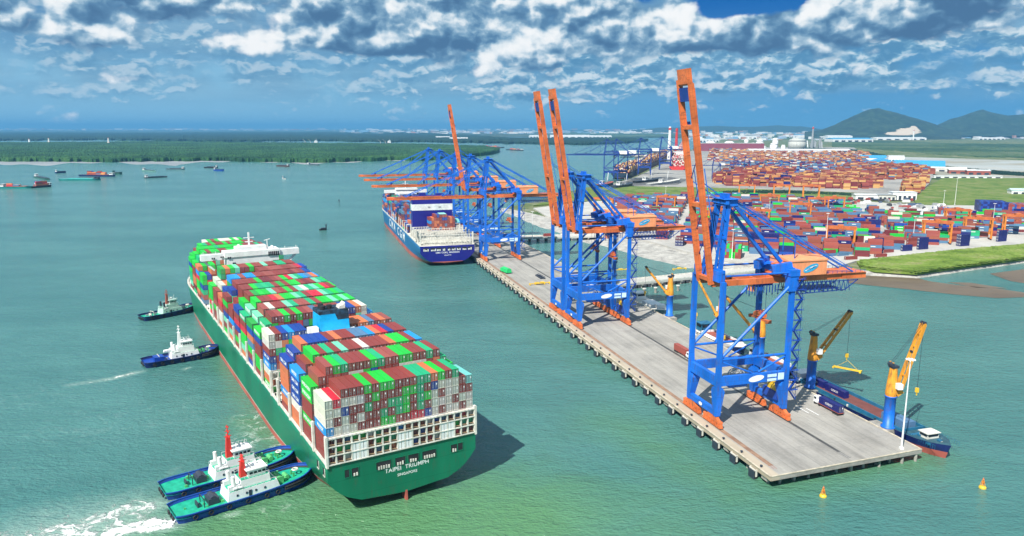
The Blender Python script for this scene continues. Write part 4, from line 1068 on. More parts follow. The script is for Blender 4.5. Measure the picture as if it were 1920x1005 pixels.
    for y in (-4.6, 4.6):
        b.beam((34, y, 49.4), (60, y, 50.0), .3); b.beam((36, y, 53.8), (66, y, 53.8), .3)
        for k in range(13):
            x = 35 + k * 2.1; b.beam((x, y, 49.5), (x + 1.0, y, 54.2), .2); b.beam((x + 1.0, y, 54.2), (x + 2.1, y, 49.6), .2)
        b.beam((60, y, 50), (66, y, 54), .3)
    for x in (35, 43, 51, 59): b.beam((x, -4.6, 49.6), (x, 4.6, 49.6), .3)
    b.box(36, 58, -4.4, 4.4, 50.6, 50.75)
    for k in range(12): b.beam((14 + k * 1.3, -4.7, 54), (14 + k * 1.3, -4.7, 51 - (k % 2)), .28)
    b.build('festoon_truss', DK, t)
    # stair tower on the landside leg, cable reel, power house
    if detail:
        b = MB(); x = 32.2
        for k in range(12):
            z0 = 8 + k * 4.1; d = 1 if k % 2 else -1
            b.beam((x + .9 - d * 1.5, -11.4, z0), (x + .9 + d * 1.5, -11.4, z0 + 4.1), 1.1, .35); b.box(x - .9, x + 3.0, -12.3, -10.7, z0 + 4.0, z0 + 4.12)
            b.beam((x + .9 - d * 1.5, -12.2, z0 + 1), (x + .9 + d * 1.5, -12.2, z0 + 5.1), .16)
            for xx in (x - .8, x + 2.9): b.beam((xx, -12.2, z0 + 4), (xx, -12.2, z0 + 5.1), .1)
        b.beam((x + 2.9, -11, 8), (x + 2.9, -11, 57), .14); b.build('stairway', M_hblue, t)
        b = MB(); b.torus((0, 0, 0), 3.3, .22, 'x', 26, 5); b.torus((0, 0, 0), 2.2, .12, 'x', 22, 5); b.tube((-.5, 0, 0), (.5, 0, 0), .6)
        for k in range(18):
            a = 2 * math.pi * k / 18; b.beam((0, .4 * math.cos(a), .4 * math.sin(a)), (0, 3.2 * math.cos(a), 3.2 * math.sin(a)), .12)
        ro = b.build('cable_reel', M_grey, t); ro.location = (9.5, -8.2, 19); ro.rotation_euler = (0, R(20), R(70))
        b = MB(); b.box(6, 14, -9, -4, 14.6, 15.4); b.build('reel_platform', BL, t)
        b = MB(); b.box(28.6, 32.4, -8.2, 1.5, 6.6, 9.8); b.box(28.8, 32.2, -8, 1.2, 9.8, 10.2); b.build('transformer_room', M_hblue, t)
        b = MB(); b.box(28.9, 32.1, -7.4, -1.0, 10.2, 12.2); b.box(29.4, 31.2, -6.8, -4, 12.2, 13.2); b.box(29.2, 31, -3.2, -1.6, 12.2, 12.9); b.build('diesel_generator', M_safety, t)
        e = MB(); e.prism([(1.3 * math.cos(a), .75 * math.sin(a)) for a in np.linspace(0, 2 * math.pi, 20, endpoint=False)], 0, .05, ax='x'); eo = e.build('emblem', M_white, t); eo.location = (-1.06, 0, 5.6)
    return t
M_house = mat('crane_house_orange', (.80, .30, .13), .5, 0, .12, .3, streak=True)
C_near = (M_blue, M_orange, M_dblue, M_house)
proto_up = sts('nearest blue gantry crane with its orange boom raised, standing alone near the quay end', True, C_near)
def put(t, c, a): t.location = Q(c, a, 4.5); t.rotation_euler = (0, 0, QTH); return t
put(proto_up, 151.2, 252)
k = copy_tree(proto_up); k['label'] = 'front crane of the middle raised-boom pair on the quay, its boom second from right'; put(k, 151.2, 402)
k = copy_tree(proto_up); k['label'] = 'rear crane of the middle raised-boom pair, partly hidden behind its neighbour'; put(k, 151.2, 430)
k = copy_tree(proto_up); k['label'] = 'raised-boom crane among the lowered ones beside the blue ship, slender orange boom at left'; put(k, 151.2, 701)
proto_dn = sts('lowered-boom gantry crane nearest the camera, its boom across the blue ship before the navy funnel', False, C_near)
put(proto_dn, 151.2, 631)
for a, lab in ((770, 'lowered-boom gantry crane over the blue ship, second boom up from the nearest'), (866, 'lowered-boom gantry crane over the blue ship, third boom up from the nearest'), (944, 'farthest lowered-boom gantry crane over the blue ship, its boom highest in view')):
    k = copy_tree(proto_dn); k['label'] = lab; put(k, 151.2, a)

# ------------------------------------------------------------------ fixed jib cranes on the back edge of the quay
def jib(label, c, a, slew, reach, top, hook=8):
    t = thing('jib_crane', label, 'crane', Q(c, a, 4.46), QTH, 'fixed jib cranes along the back of the quay')
    b = MB(); b.lathe([(2.7, 0), (2.7, .5), (2.0, .6), (2.0, 12.4), (2.25, 12.6), (2.25, 13.0)], 20); b.build('pedestal', M_blue, t, True)
    ca, sa = math.cos(slew), math.sin(slew); pt = lambda r, s_, z: (r * ca - s_ * sa, r * sa + s_ * ca, z)
    b = MB(); b.lathe([(2.1, 13.0), (2.2, 14.2), (1.9, 18), (1.35, 24.5), (1.0, 25)], 14); b.beam(pt(-.6, -1.1, 23.5), pt(-1.0, -.9, 26.6), .5); b.beam(pt(-.6, 1.1, 23.5), pt(-1.0, .9, 26.6), .5)
    b.beam(pt(1, -1.5, 14), pt(3.2, -1.5, 15.5), 1.2, 2.0); b.beam(pt(1, 1.5, 14), pt(3.2, 1.5, 15.5), 1.2, 2.0)
    cl = b.build('column', M_yellow, t)
    b = MB(); b.tube(pt(-1.2, -1.3, 25.6), pt(-1.2, 1.3, 25.6), .75, n=10); b.box(-1.4, 1.4, -1.4, 1.4, 24.3, 25.2); b.build('sheave_head', M_dark, cl)
    b = MB(); b.box(-1, 1, -1, 1, 0, 2.2); cb = b.build('operator_cab', M_white, cl); cb.location = pt(1.2, -2.8, 16.5); cb.rotation_euler = (0, 0, slew)
    r0, z0, r1, z1 = 2.8, 15.2, reach, top
    b = MB()
    for s_ in (-1.5, 1.5): b.beam(pt(r0, s_, z0), pt(r1, s_ * .72, z1), .75, 1.05)
    for k in (0, .22, .45, .66, .85, 1.0):
        r, z = r0 + (r1 - r0) * k, z0 + (z1 - z0) * k; b.beam(pt(r, -1.5, z), pt(r, 1.5, z), .6, .6)
    bo = b.build('jib', M_yellow, t)
    b = MB()
    for s_ in (-.8, .8): b.tube(pt(r1, s_ - .3, z1 + .4), pt(r1, s_ + .3, z1 + .4), .7, n=10); b.tube(pt(r0 + (r1 - r0) * .55, s_ - .3, z0 + (z1 - z0) * .55 + .8), pt(r0 + (r1 - r0) * .55, s_ + .3, z0 + (z1 - z0) * .55 + .8), .45, n=8)
    b.build_each('sheave', M_dark, bo)
    b = MB()
    for s_ in (-.5, .5): b.beam(pt(-1.2, s_, 26), pt(r1, s_, z1 + .6), .09)
    b.beam(pt(r1 + .3, 0, z1), pt(r1 + .3, 0, hook + 1.6), .1); b.build('wire_rope', M_dark, t)
    b = MB(); p = pt(r1 + .3, 0, hook); b.box(p[0] - .5, p[0] + .5, p[1] - .5, p[1] + .5, hook, hook + 1.8); b.tube((p[0], p[1], hook - 1.2), (p[0], p[1], hook), .25); b.build('hook_block', M_safety, t)
    return t
jib('fixed jib crane nearest the quay end, yellow jib raised steeply over a barge', 215.6, 222.5, R(-12), 10.0, 41.5, 14)
jib('rust-shaded jib crane with long jib and hanging spreader beam beside the nearest gantry', 215.6, 269.0, R(-4), 17.0, 34.0, 13)
jib('jib crane with its jib pointing left, standing just right of the middle gantry pair', 215.6, 403.5, R(168), 15.5, 30.5, 14)
jib('jib crane glimpsed between the waterside legs of the nearest gantry', 215.6, 345, R(160), 13, 34, 14)
jib('jib crane glimpsed inside the portal of the nearest gantry, long yellow jib leaning left', 215.6, 308, R(168), 18.5, 33.0, 12)
p = Q(215.6 + 17.3, 267, 12); 
sp = MB(); sp.box(-6.1, 6.1, -.5, .5, 0, .6); sp.box(-6.1, -5.4, -1.2, 1.2, -.3, .55); sp.box(5.4, 6.1, -1.2, 1.2, -.3, .55); sp.beam((-4.5, 0, .6), (0, 0, 4.2), .12); sp.beam((4.5, 0, .6), (0, 0, 4.2), .12)
o = sp.build('lifting_spreader', M_safety); o.location = p; o.rotation_euler = (0, 0, R(-40)); tag(o, 'yellow and black lifting spreader hanging from the rust-shaded jib over the water', 'spreader')
# ------------------------------------------------------------------ tugs; x forward from midships, z from the waterline
def boat_hull(L, B, z_top, bow_rise, stern_round=.25, full=.62, bowp=2.1):
    """plan outline of a boat at deck level and at the waterline"""
    def hw(u, k):                                   # u 0 stern .. 1 bow
        a = 1.0
        if u > full: a *= max(0, 1 - ((u - full) / (1 - full)) ** (bowp + k))
        if u < .10: a *= .80 + .2 * math.sqrt(max(0, u / .10))
        return a * B / 2
    return hw
def loft(hw, L, zs, rise, mats_by_level, n=26, tip=.0):
    b = MB(); N = 2 * len(zs)
    us = [i / n for i in range(n + 1)]
    for u in us:
        for sg in (-1, 1):
            for j, z in (list(enumerate(zs))[::-1] if sg < 0 else enumerate(zs)):
                k = j / (len(zs) - 1); f = .82 + .18 * k
                x = (u - .5) * L * (.95 + .05 * k); up = rise * max(0, (u - .45) / .55) ** 1.8 * k
                b.v.append((x, sg * max(.02, hw(u, k) * f), z + up))
    m = len(zs)
    for i in range(n):
        for j in range(N - 1):
            lev = (m - 2 - j) if j < m - 1 else (j - m)
            mm = 0 if j == m - 1 else mats_by_level[lev]
            b.f.append((i * N + j, i * N + j + 1, (i + 1) * N + j + 1, (i + 1) * N + j)); b.m.append(mm); b.c.append(None)
    b.f.append(tuple(range(N))); b.m.append(mats_by_level[-1]); b.c.append(None)
    return b, us
def tug(label, p_st, p_bow, B, hullm, deckm, housem, mastm, accent, style=0, mast_h=7.0):
    p = G(*p_st); q = G(*p_bow); d = q - p; L = d.length; rz = math.atan2(d.y, d.x)
    t = thing('tugboat', label, 'tugboat', ((p.x + q.x) / 2, (p.y + q.y) / 2, 0), rz, 'tugs pushing the green ship')
    hw = boat_hull(L, B, 2.2, 1.6, full=.66, bowp=3.4)
    rise = 1.9; zs = [-1, .4, 2.0, 2.9]
    b, us = loft(hw, L, zs, rise, [0, 0, 0]); 
    hullo = b.build('hull', [hullm], t)
    up = lambda u, k=.75: rise * max(0, (u - .45) / .55) ** 1.8 * k
    b = MB()                                           # sunk deck inside the bulwark
    for i in range(len(us) - 1):
        u0, u1 = us[i], us[i + 1]; x0, x1 = (u0 - .5) * L * .99, (u1 - .5) * L * .99; w0, w1 = max(0.02, hw(u0, .9) * .985), max(.02, hw(u1, .9) * .985)
        b.quad((x0, -w0, 1.9 + up(u0)), (x1, -w1, 1.9 + up(u1)), (x1, w1, 1.9 + up(u1)), (x0, w0, 1.9 + up(u0)))
    b.build('deck', deckm, t, recalc=False)
    b = MB()                                           # rail cap
    for i in range(len(us) - 1):
        for sg in (-1, 1):
            u0, u1 = us[i], us[i + 1]; f0, f1 = hw(u0, 1), hw(u1, 1)
            b.beam(((u0 - .5) * L, sg * f0, 2.95 + up(u0, 1)), ((u1 - .5) * L, sg * f1, 2.95 + up(u1, 1)), .38, .25)
    b.build('bulwark_rail', accent if style else hullm, t)
    fd = MB()                                          # rubber round the bow, tyres along the sides
    for i in range(len(us) - 1):
        u0, u1 = us[i], us[i + 1]
        if u0 > .70:
            for sg in (-1, 1):
                for zz in (2.1, 1.3): fd.tube(((u0 - .5) * L * .99, sg * hw(u0, .8), zz + up(u0)), ((u1 - .5) * L * .99, sg * hw(u1, .8), zz + up(u1)), .42, n=6)
    fd.build('bow_fender', M_black, t)
    ty = MB()
    for u in (.12, .22, .34, .47, .60, .68):
        for sg in (-1, 1): ty.torus(((u - .5) * L, sg * (hw(u, .6) * .95 + .15), 1.5), .62, .24, 'y', 12, 5)
    for y in (-2.5, 0, 2.5): ty.torus((-.5 * L - .15, y, 1.4), .6, .24, 'x', 12, 5)
    ty.build_each('tyre_fender', M_black, t)
    z0 = 1.9; k = L / 42
    h = MB()
    h.frus((-6.5 * k, 9 * k, -B * .33, B * .33), z0, (-6 * k, 8.2 * k, -B * .31, B * .31), z0 + 3.0)
    h.frus((-2.5 * k, 6.5 * k, -B * .25, B * .25), z0 + 3.0, (-2.2 * k, 6.2 * k, -B * .24, B * .24), z0 + 5.6)
    h.box(-5.8 * k, -2.5 * k, -B * .26, -B * .16, z0 + 3, z0 + 4.6); h.box(-5.8 * k, -2.5 * k, B * .16, B * .26, z0 + 3, z0 + 4.6)
    ho = h.build('deckhouse', housem, t)
    w = MB(); w.box(-5.7 * k, 7.9 * k, -B * .30, B * .30, z0 + 3.0, z0 + 3.06); w.box(-2.1 * k, 6.0 * k, -B * .235, B * .235, z0 + 5.6, z0 + 5.66); w.build('house_deck', M_teal if style == 1 else M_palegreen, ho)
    w = MB(); w.frus((0.2 * k, 5.2 * k, -B * .19, B * .19), z0 + 5.6, (.0, 5.6 * k, -B * .21, B * .21), z0 + 8.0); w.box(-.4 * k, 5.9 * k, -B * .23, B * .23, z0 + 8.0, z0 + 8.3)
    wo = w.build('wheelhouse', housem, t)
    g = MB()
    for sg in (-1, 1):
        for i in range(4): x = .6 * k + i * 1.25 * k; g.box(x, x + .9 * k, sg * B * .2 - .06, sg * B * .2 + .06, z0 + 6.6, z0 + 7.6)
    for i in range(4): y = -B * .17 + i * B * .09; g.box(5.25 * k, 5.5 * k, y, y + B * .065, z0 + 6.6, z0 + 7.6); g.box(-.1, .15 * k, y, y + B * .065, z0 + 6.6, z0 + 7.6)
    g.build_each('window', M_glass, wo)
    g = MB()
    for sg in (-1, 1):
        for i in range(4): x = -4 * k + i * 2.7 * k; g.box(x, x + .55, sg * B * .325 - .08, sg * B * .325 + .06, z0 + 1.2, z0 + 1.9)
        g.box(-.5, .5, sg * B * .325 - .08, sg * B * .325 + .05, z0 + .2, z0 + 2.2)
    g.build_each('porthole', M_dark, ho)
    b = MB()                                           # rails on the house
    for sg in (-1, 1):
        for zz, xa, xb, yy in ((z0 + 3, -6 * k, 8 * k, B * .31), (z0 + 5.6, -2.2 * k, 6.2 * k, B * .235), (z0 + 8.3, -.3 * k, 5.8 * k, B * .22)):
            b.beam((xa, sg * yy, zz + 1), (xb, sg * yy, zz + 1), .09)
            for i in range(8): x = xa + (xb - xa) * i / 7; b.beam((x, sg * yy, zz), (x, sg * yy, zz + 1), .08)
    b.build('handrail', M_white, ho)
    m = MB()
    mh = mast_h if style != 2 else 8.5
    m.frus((-1.7 * k, .2 * k, -.9, .9), z0 + 5.6, (-1.2 * k, -.1 * k, -.55, .55), z0 + 8.3 + mh * .55); m.tube((-.65 * k, 0, z0 + 8.3 + mh * .5), (-.65 * k, 0, z0 + 8.3 + mh), .22, .12)
    for zz, ww in ((.55, 2.0), (.75, 1.5), (.92, 1.0)): m.beam((-.65 * k, -ww, z0 + 8.3 + mh * zz), (-.65 * k, ww, z0 + 8.3 + mh * zz), .28); m.beam((-.65 * k - ww * .6, 0, z0 + 8.3 + mh * zz), (-.65 * k + ww * .6, 0, z0 + 8.3 + mh * zz), .22)
    m.build('mast', mastm, t)
    m = MB(); m.beam((1.6 * k, -1.2, z0 + 9.6), (1.6 * k, 1.2, z0 + 9.9), .25); m.tube((1.6 * k, 0, z0 + 8.3), (1.6 * k, 0, z0 + 9.6), .15); m.lathe([(.5, 0), (.6, .5), (.3, 1.0)], 8, o=(3.6 * k, 1.4, z0 + 8.3)); m.tube((4 * k, -1.6, z0 + 8.3), (4 * k, -1.6, z0 + 11.5), .07)
    m.build('radar', M_white, wo)
    m = MB()
    for sg in (-1, 1): m.tube((-4.2 * k, sg * B * .21, z0 + 4.4), (-4.4 * k, sg * B * .21, z0 + 7.6), .7, .6, 10)
    m.build_each('exhaust_stack', M_dark if style == 0 else housem, ho)
    m = MB(); bx = .30 * L                               # winch on the foredeck, gear aft
    uz = up(.78)
    m.tube((bx - 3.4, -2.3, z0 + 1.3 + uz * .7), (bx - 3.4, 2.3, z0 + 1.3 + uz * .7), 1.1, n=12); m.box(bx - 4.6, bx - 2.2, -2.7, -2.2, z0 + uz * .4, z0 + 2.5 + uz * .6); m.box(bx - 4.6, bx - 2.2, 2.2, 2.7, z0 + uz * .4, z0 + 2.5 + uz * .6)
    m.tube((bx - .6, -1.5, z0 + .9 + uz), (bx - .6, 1.5, z0 + .9 + uz), .8, n=10); m.box(bx + 1.5, bx + 2.1, -1.3, -.9, z0 + uz, z0 + 1.7 + uz); m.box(bx + 1.5, bx + 2.1, .9, 1.3, z0 + uz, z0 + 1.7 + uz)
    m.build('winch', M_ggreen if style else M_grey, t)
    m = MB()
    if style == 1:
        m.box(-.27 * L, -.20 * L, -2.4, 2.4, z0, z0 + 2.0); m.tube((-.235 * L, -2.2, z0 + 1.6), (-.235 * L, 2.2, z0 + 1.6), 1.15, n=12)
    m.box(-.34 * L, -.33 * L, -1.6, 1.6, z0, z0 + 1.4); m.beam((-.30 * L, -2.4, z0), (-.30 * L, -2.4, z0 + 2.6), .25); m.beam((-.30 * L, 2.4, z0), (-.30 * L, 2.4, z0 + 2.6), .25); m.beam((-.30 * L, -2.4, z0 + 2.6), (-.30 * L, 2.4, z0 + 2.6), .25)
    m.build('towing_gear', M_dark if style == 1 else M_cream, t)
    if style == 2:
        m = MB(); m.box(-.36 * L, -.24 * L, -2.6, 2.6, z0, z0 + 2.2); m.build('deck_box', M_hblue, t)
        m = MB(); m.frus((-.22 * L, -.05 * L, 1.2, 2.8), z0 + 3.1, (-.21 * L, -.06 * L, 1.0, 3.0), z0 + 4.1); m.build('workboat', M_white, t)
    m = MB()                                           # coiled line, lockers and rafts
    rr = random.Random(int(L * 7))
    for i in range(7): x = rr.uniform(-.42, -.18) * L; y = rr.uniform(-.28, .28) * B; s_ = rr.uniform(.3, .8); m.box(x, x + s_ * 1.4, y, y + s_, z0, z0 + s_ * 1.3)
    for i in range(5): x = rr.uniform(.17, .36) * L; y = rr.uniform(-.2, .2) * B; m.box(x, x + .8, y, y + .7, z0 + uz * .6, z0 + 1.1 + uz * .8)
    m.build_each('deck_locker', M_ggreen if style == 1 else M_grey, t)
    m = MB()
    for sg in (-1, 1):
        for x in (-4.6 * k, -3.2 * k): m.tube((x, sg * B * .265, z0 + 3.6), (x + 1.1 * k, sg * B * .265, z0 + 3.6), .45, n=8)
    m.build_each('life_raft', M_white, ho)
    m = MB(); m.torus((.36 * L, 0, z0 + 2.2 + uz), .9, .3, 'z', 14, 5); m.build('rope_coil', M_cream, t)
    return t
M_palegreen = mat('house_pale_green', (.45, .62, .55), .5, 0, .15)
M_red2 = mat('tug_mast_red', (.62, .03, .02), .42)
tug('blue tug with red mast and teal deck nearest the camera, bow under the green stern', (322, 974), (588, 893), 12.5, M_hblue, M_teal, M_white, M_red2, M_hblue, 1, 5.0)
tug('blue tug with tall red mast lying behind the nearest tug', (304, 930), (556, 860), 12.5, M_hblue, M_teal, M_white, M_red2, M_hblue, 1, 9.0)
tug('black and navy tug with white house and white mast pushing amidships', (268, 687), (411, 662), 12.5, M_navy, M_hblue, M_white, M_white, M_navy, 2)
tug('dark hulled tug with green deck and dark red mast, farthest of the tugs', (265, 601), (366, 581), 11.5, M_navy, M_teal, M_palegreen, M_rust, M_navy, 0)

# ------------------------------------------------------------------ barges and small craft
def barge(name, label, p, q, B, free, hm, dm, cat='barge', group=None, parts=None, bootm=None, low=.0):
    p = Vector(p); q = Vector(q); d = q - p; L = d.length
    t = thing(name, label, cat, ((p.x + q.x) / 2, (p.y + q.y) / 2, 0), math.atan2(d.y, d.x), group)
    hw = boat_hull(L, B, free, 1, full=.80)
    b, us = loft(hw, L, [-1, free * .45, free], free * .35, [1, 0], 18); b.build('hull', [hm, bootm or hm], t)
    b = MB()
    for i in range(len(us) - 1):
        u0, u1 = us[i], us[i + 1]; up = lambda u: free * .35 * max(0, (u - .45) / .55) ** 1.8
        b.quad(((u0 - .5) * L, -hw(u0, 1) * .99, free - .12 + up(u0)), ((u1 - .5) * L, -hw(u1, 1) * .99, free - .12 + up(u1)), ((u1 - .5) * L, hw(u1, 1) * .99, free - .12 + up(u1)), ((u0 - .5) * L, hw(u0, 1) * .99, free - .12 + up(u0)))
    b.build('deck', dm, t, recalc=False)
    return t, L
def coaming(t, x0, x1, w, z, h, hm, fm):
    b = MB()
    for sg in (-1, 1): b.box(x0, x1, sg * w - .2, sg * w + .2, z, z + h)
    b.box(x0, x0 + .4, -w, w, z, z + h); b.box(x1 - .4, x1, -w, w, z, z + h); b.build('hatch_coaming', hm, t)
    b = MB(); b.box(x0 + .4, x1 - .4, -w + .2, w - .2, z, z + .25); b.build('hold_floor', fm, t)
def wheelhouse(t, x, z, w, l, hgt, m):
    b = MB(); b.frus((x - l / 2, x + l / 2, -w / 2, w / 2), z, (x - l / 2 + .2, x + l / 2 - .2, -w / 2 + .1, w / 2 - .1), z + hgt); b.box(x - l / 2 - .4, x + l / 2 + .4, -w / 2 - .4, w / 2 + .4, z + hgt, z + hgt + .25); o = b.build('wheelhouse', m, t)
    g = MB()
    for sg in (-1, 1): g.box(x - l * .4, x + l * .4, sg * w / 2 - .08, sg * w / 2 + .08, z + hgt * .55, z + hgt * .85)
    g.box(x - l / 2 - .03, x - l / 2 + .2, -w * .4, w * .4, z + hgt * .55, z + hgt * .85); g.box(x + l / 2 - .2, x + l / 2 + .03, -w * .4, w * .4, z + hgt * .55, z + hgt * .85); g.build_each('window', M_glass, o); return o
M_bblue = mat('barge_blue', (.015, .13, .24), .45)
e0, e1 = Q(221.5, 286, 0), Q(222.5, 199.5, 0)
t, L = barge('container_barge', 'blue container barge alongside the quay end, white wheelhouse toward its bow', e0, e1, 13, 4.2, M_navy, mat('barge_deck', (.03, .09, .12), .6, 0, .3, .4), bootm=M_boot, group='container barges')
coaming(t, -L * .40, L * .30, 5.2, 4.1, 1.6, M_bblue, mat('hold_brown', (.16, .05, .04), .7))
wheelhouse(t, L * .385, 4.6, 5.4, 4.0, 2.5, M_cream); b = MB(); b.box(L * .33, L * .44, -4.6, 4.6, 4.2, 4.9); b.build('house_base', M_bblue, t)
b = MB(); b.box(-L * .47, -L * .41, -4.5, 4.5, 4.1, 7.6); b.box(-L * .475, -L * .405, -5, 5, 7.6, 7.9); b.build('after_house', M_white, t)
b = MB()
for sg in (-1, 1):
    for i in range(16): x = L * (.30 + .012 * i); b.beam((x, sg * 5.6, 4.2), (x, sg * 5.6, 5.8), .09)
    b.beam((L * .30, sg * 5.6, 5.8), (L * .48, sg * 5.6, 5.8), .08)
b.build('handrail', M_bblue, t)['kind'] = 'stuff'
b = MB(); rb = random.Random(3)
for i in range(14): x = L * rb.uniform(.31, .46); y = rb.uniform(-3.2, 3.2); s_ = rb.uniform(.4, 1.1); b.box(x, x + s_ * 1.5, y, y + s_, 4.1, 4.1 + s_ * 1.6, m=i % 3)
for i in range(8): x = -L * .40 + i * L * .09; b.box(x, x + .5, -6.0, -5.5, 4.1, 5.0, m=i % 3); b.box(x, x + .5, 5.5, 6.0, 4.1, 5.0, m=i % 3)
b.build_each('deck_gear', [M_dark, M_cream, M_bblue], t)
b = MB()
for i in range(8): b.torus((-L * .36 + i * L * .08, -6.4, 2.6), .6, .22, 'y', 12, 5)
b.build_each('tyre_fender', M_black, t)
brz = math.atan2((e1 - e0).y, (e1 - e0).x) - R(90)
def on_barge(key, x, y, z, lab, word):
    d = (e1 - e0).normalized(); n_ = Vector((-d.y, d.x, 0)); c = (e0 + e1) / 2
    o = container(key, c + d * x + n_ * y + Vector((0, 0, z)), brz, lab, 'containers on the barge by the quay end'); lettering(o, word, 1.2, 6.1, 1); return o
on_barge('N', -36, 0, 4.4, 'navy container in the barge hold nearest its after house', 'COSCO')
on_barge('N', -22.5, -.2, 4.4, 'navy container in the barge hold, second along from the after house', 'COSCO')
on_barge('S', 12, -1.2, 4.4, 'steel blue container in the barge hold beside the blue crane pedestal', 'ZIM')
o = on_barge('S', 12, 1.5, 4.4, 'steel blue container on the outer side of the barge hold near the wheelhouse', 'ZIM')
t, L = barge('cargo_barge', 'dark barge with white hatch sides moored behind the nearest gantry crane', Q(221.5, 322, 0), Q(222, 291, 0), 12, 3.6, M_black, M_dark, group='container barges'); coaming(t, -L * .36, L * .28, 4.8, 3.5, 2.0, M_white, M_rust); wheelhouse(t, -L * .42, 3.6, 6, 4, 4, M_white)
t, L = barge('cargo_barge', 'pale deck barge with blue wheelhouse seen between the nearest gantry legs', Q(221.5, 376, 0), Q(222, 332, 0), 12, 3.2, M_navy, M_cream, group='container barges'); coaming(t, -L * .30, L * .34, 4.8, 3.1, 1.4, M_white, M_rust); wheelhouse(t, -L * .40, 3.2, 7, 6, 4.5, M_bblue)
t, L = barge('flat_barge', 'flat pale pontoon barge behind the middle gantry pair', Q(222, 470, 0), Q(223, 422, 0), 14, 2.2, M_grey, M_cream, group='container barges'); wheelhouse(t, -L * .30, 2.2, 7, 7, 4.5, M_white); b = MB(); b.box(-2, 12, -4, 4, 2.1, 4.0); b.box(14, 18, -3, 3, 2.1, 5); b.build('deck_cargo', M_white, t)
# craft anchored on the river at upper left
def craft(label, pxa, pxb, B, free, hm, cargo=None, house=0, hcol=None, dm=None, group='boats anchored near the mangroves'):
    t, L = barge('river_barge', label, G(*pxa), G(*pxb), B, free, hm, dm or M_dark, 'boat', group)
    wheelhouse(t, (-.40 if house == 0 else .40) * L, free, B * .6, L * .10, 5.0, hcol or M_white)
    b = MB(); b.box(-.28 * L, .33 * L, -B * .36, B * .36, free, free + 1.3); b.build('hatch', M_rust if cargo else dm or M_dark, t)
    if cargo:
        b = MB(); n = max(2, int(L * .55 / 12.6))
        for i in range(n):
            for r in range(3):
                for k in range(rnd.choice((1, 2, 2, 3)) if cargo == 'tall' else rnd.choice((1, 1, 2))):
                    b.box(-.26 * L + i * 12.6, -.26 * L + i * 12.6 + 12.2, (r - 1.5) * 2.6, (r - 1.5) * 2.6 + 2.45, free + 1.3 + k * 2.7, free + 1.3 + k * 2.7 + 2.6, 0, jit(CC[rnd.choice('OOMmWSRBY')]))
        b.build('container_cargo', CP_A, t)
    return t
craft('long teal container barge at the left edge of the river', (0, 353), (62, 353), 14, 3.4, mat('craft_teal', (.01, .26, .24), .5), 'low', 0)
craft('black container barge just right of the teal one at left', (56, 353), (97, 350), 13, 3.5, M_black, 'tall', 1)
craft('small dark green boat above the black barge at left', (66, 332), (93, 338), 10, 3, mat('craft_green', (.03, .11, .08), .5))
craft('small black boat near the mangroves, third from left', (104, 325), (124, 324), 10, 4, M_navy)
craft('bright teal empty barge with dark stern house', (112, 338), (190, 338), 15, 3.0, mat('craft_teal', (.01, .26, .24), .5), None, 1, M_dark, mat('craft_teal_deck', (.05, .42, .38), .5))
craft('container barge loaded with red boxes behind the teal empty barge', (150, 330), (217, 331), 15, 3.6, M_navy, 'tall', 1)
craft('dark green moored boat right of the red box barge', (212, 327), (229, 327), 14, 5, mat('craft_green', (.03, .11, .08), .5), None, 0, mat('craft_green', (.03, .11, .08), .5))
craft('pale green small boat with dark house midway along the anchorage', (268, 320), (292, 322), 9, 2.6, mat('craft_pale', (.18, .36, .30), .5))
craft('long dark low barge nearest of the anchored row', (270, 334), (314, 332), 11, 2.0, M_dark)
craft('grey barge under the mangrove shore with light house', (312, 318), (347, 318), 12, 3, mat('craft_grey', (.10, .16, .18), .5), None, 1)
craft('black barge farther along the mangrove shore', (383, 315), (409, 315), 12, 3.4, M_black, None, 1)
craft('blue hulled boat with white house beside the black barge', (402, 320), (420, 321), 10, 4, M_hblue, None, 0)
craft('brown coaster close to the mangroves', (520, 312), (543, 313), 12, 4, mat('craft_brown', (.10, .05, .04), .5), None, 1)
craft('white and grey coaster at the right end of the anchorage', (577, 310), (599, 311), 11, 4, mat('craft_grey', (.10, .16, .18), .5), None, 0)
craft('tiny white launch alone in midstream', (530, 335), (536, 336), 4, 1.2, M_white)
craft('small black fishing boat alone beyond the green ship', (599, 432), (613, 431), 4.2, 1.6, M_black, None, 1, M_dark, group='')
craft('grey barge in the channel beyond the raised booms', (905, 284), (930, 285), 12, 3, M_dark, group='barges in the far channel')
craft('rust barge string at the bend of the far channel', (900, 277), (946, 277), 22, 4, mat('craft_brown', (.10, .05, .04), .5), 'tall', group='barges in the far channel')
craft('dark barge right of the grey one in the far channel', (950, 281), (982, 283), 14, 4, M_dark, 'low', 1, group='barges in the far channel')
# buoys
def buoy(label, px, py, s_=1.0):
    p = G(px, py); t = thing('navigation_buoy', label, 'buoy', p, 0, 'orange navigation buoys'); t.scale = (.85,) * 3
    b = MB(); b.lathe([(1.1, -.4), (1.35, 0), (1.35, .5), (1.0, .9), (.3, 1.0)], 14); b.build('float', M_safety, t)
    b = MB()
    for k in range(4):
        a = math.pi / 4 + k * math.pi / 2; b.beam((.95 * math.cos(a), .95 * math.sin(a), .9), (.3 * math.cos(a), .3 * math.sin(a), 3.4), .14)
    for z, r in ((1.7, .72), (2.6, .5)): b.torus((0, 0, z), r, .06, 'z', 10, 4)
    b.build('tower', M_yellow, t)
    b = MB(); b.box(-.5, .5, -.04, .04, 1.8, 3.0); b.box(-.04, .04, -.5, .5, 1.8, 3.0); b.lathe([(.32, 3.4), (.4, 3.7), (.15, 4.0), (.12, 4.4)], 10); b.build('topmark', M_orange, t)
buoy('orange navigation buoy off the quay end, left of the two', 1543, 931); buoy('orange navigation buoy at lower right, right of the two', 1842, 915)
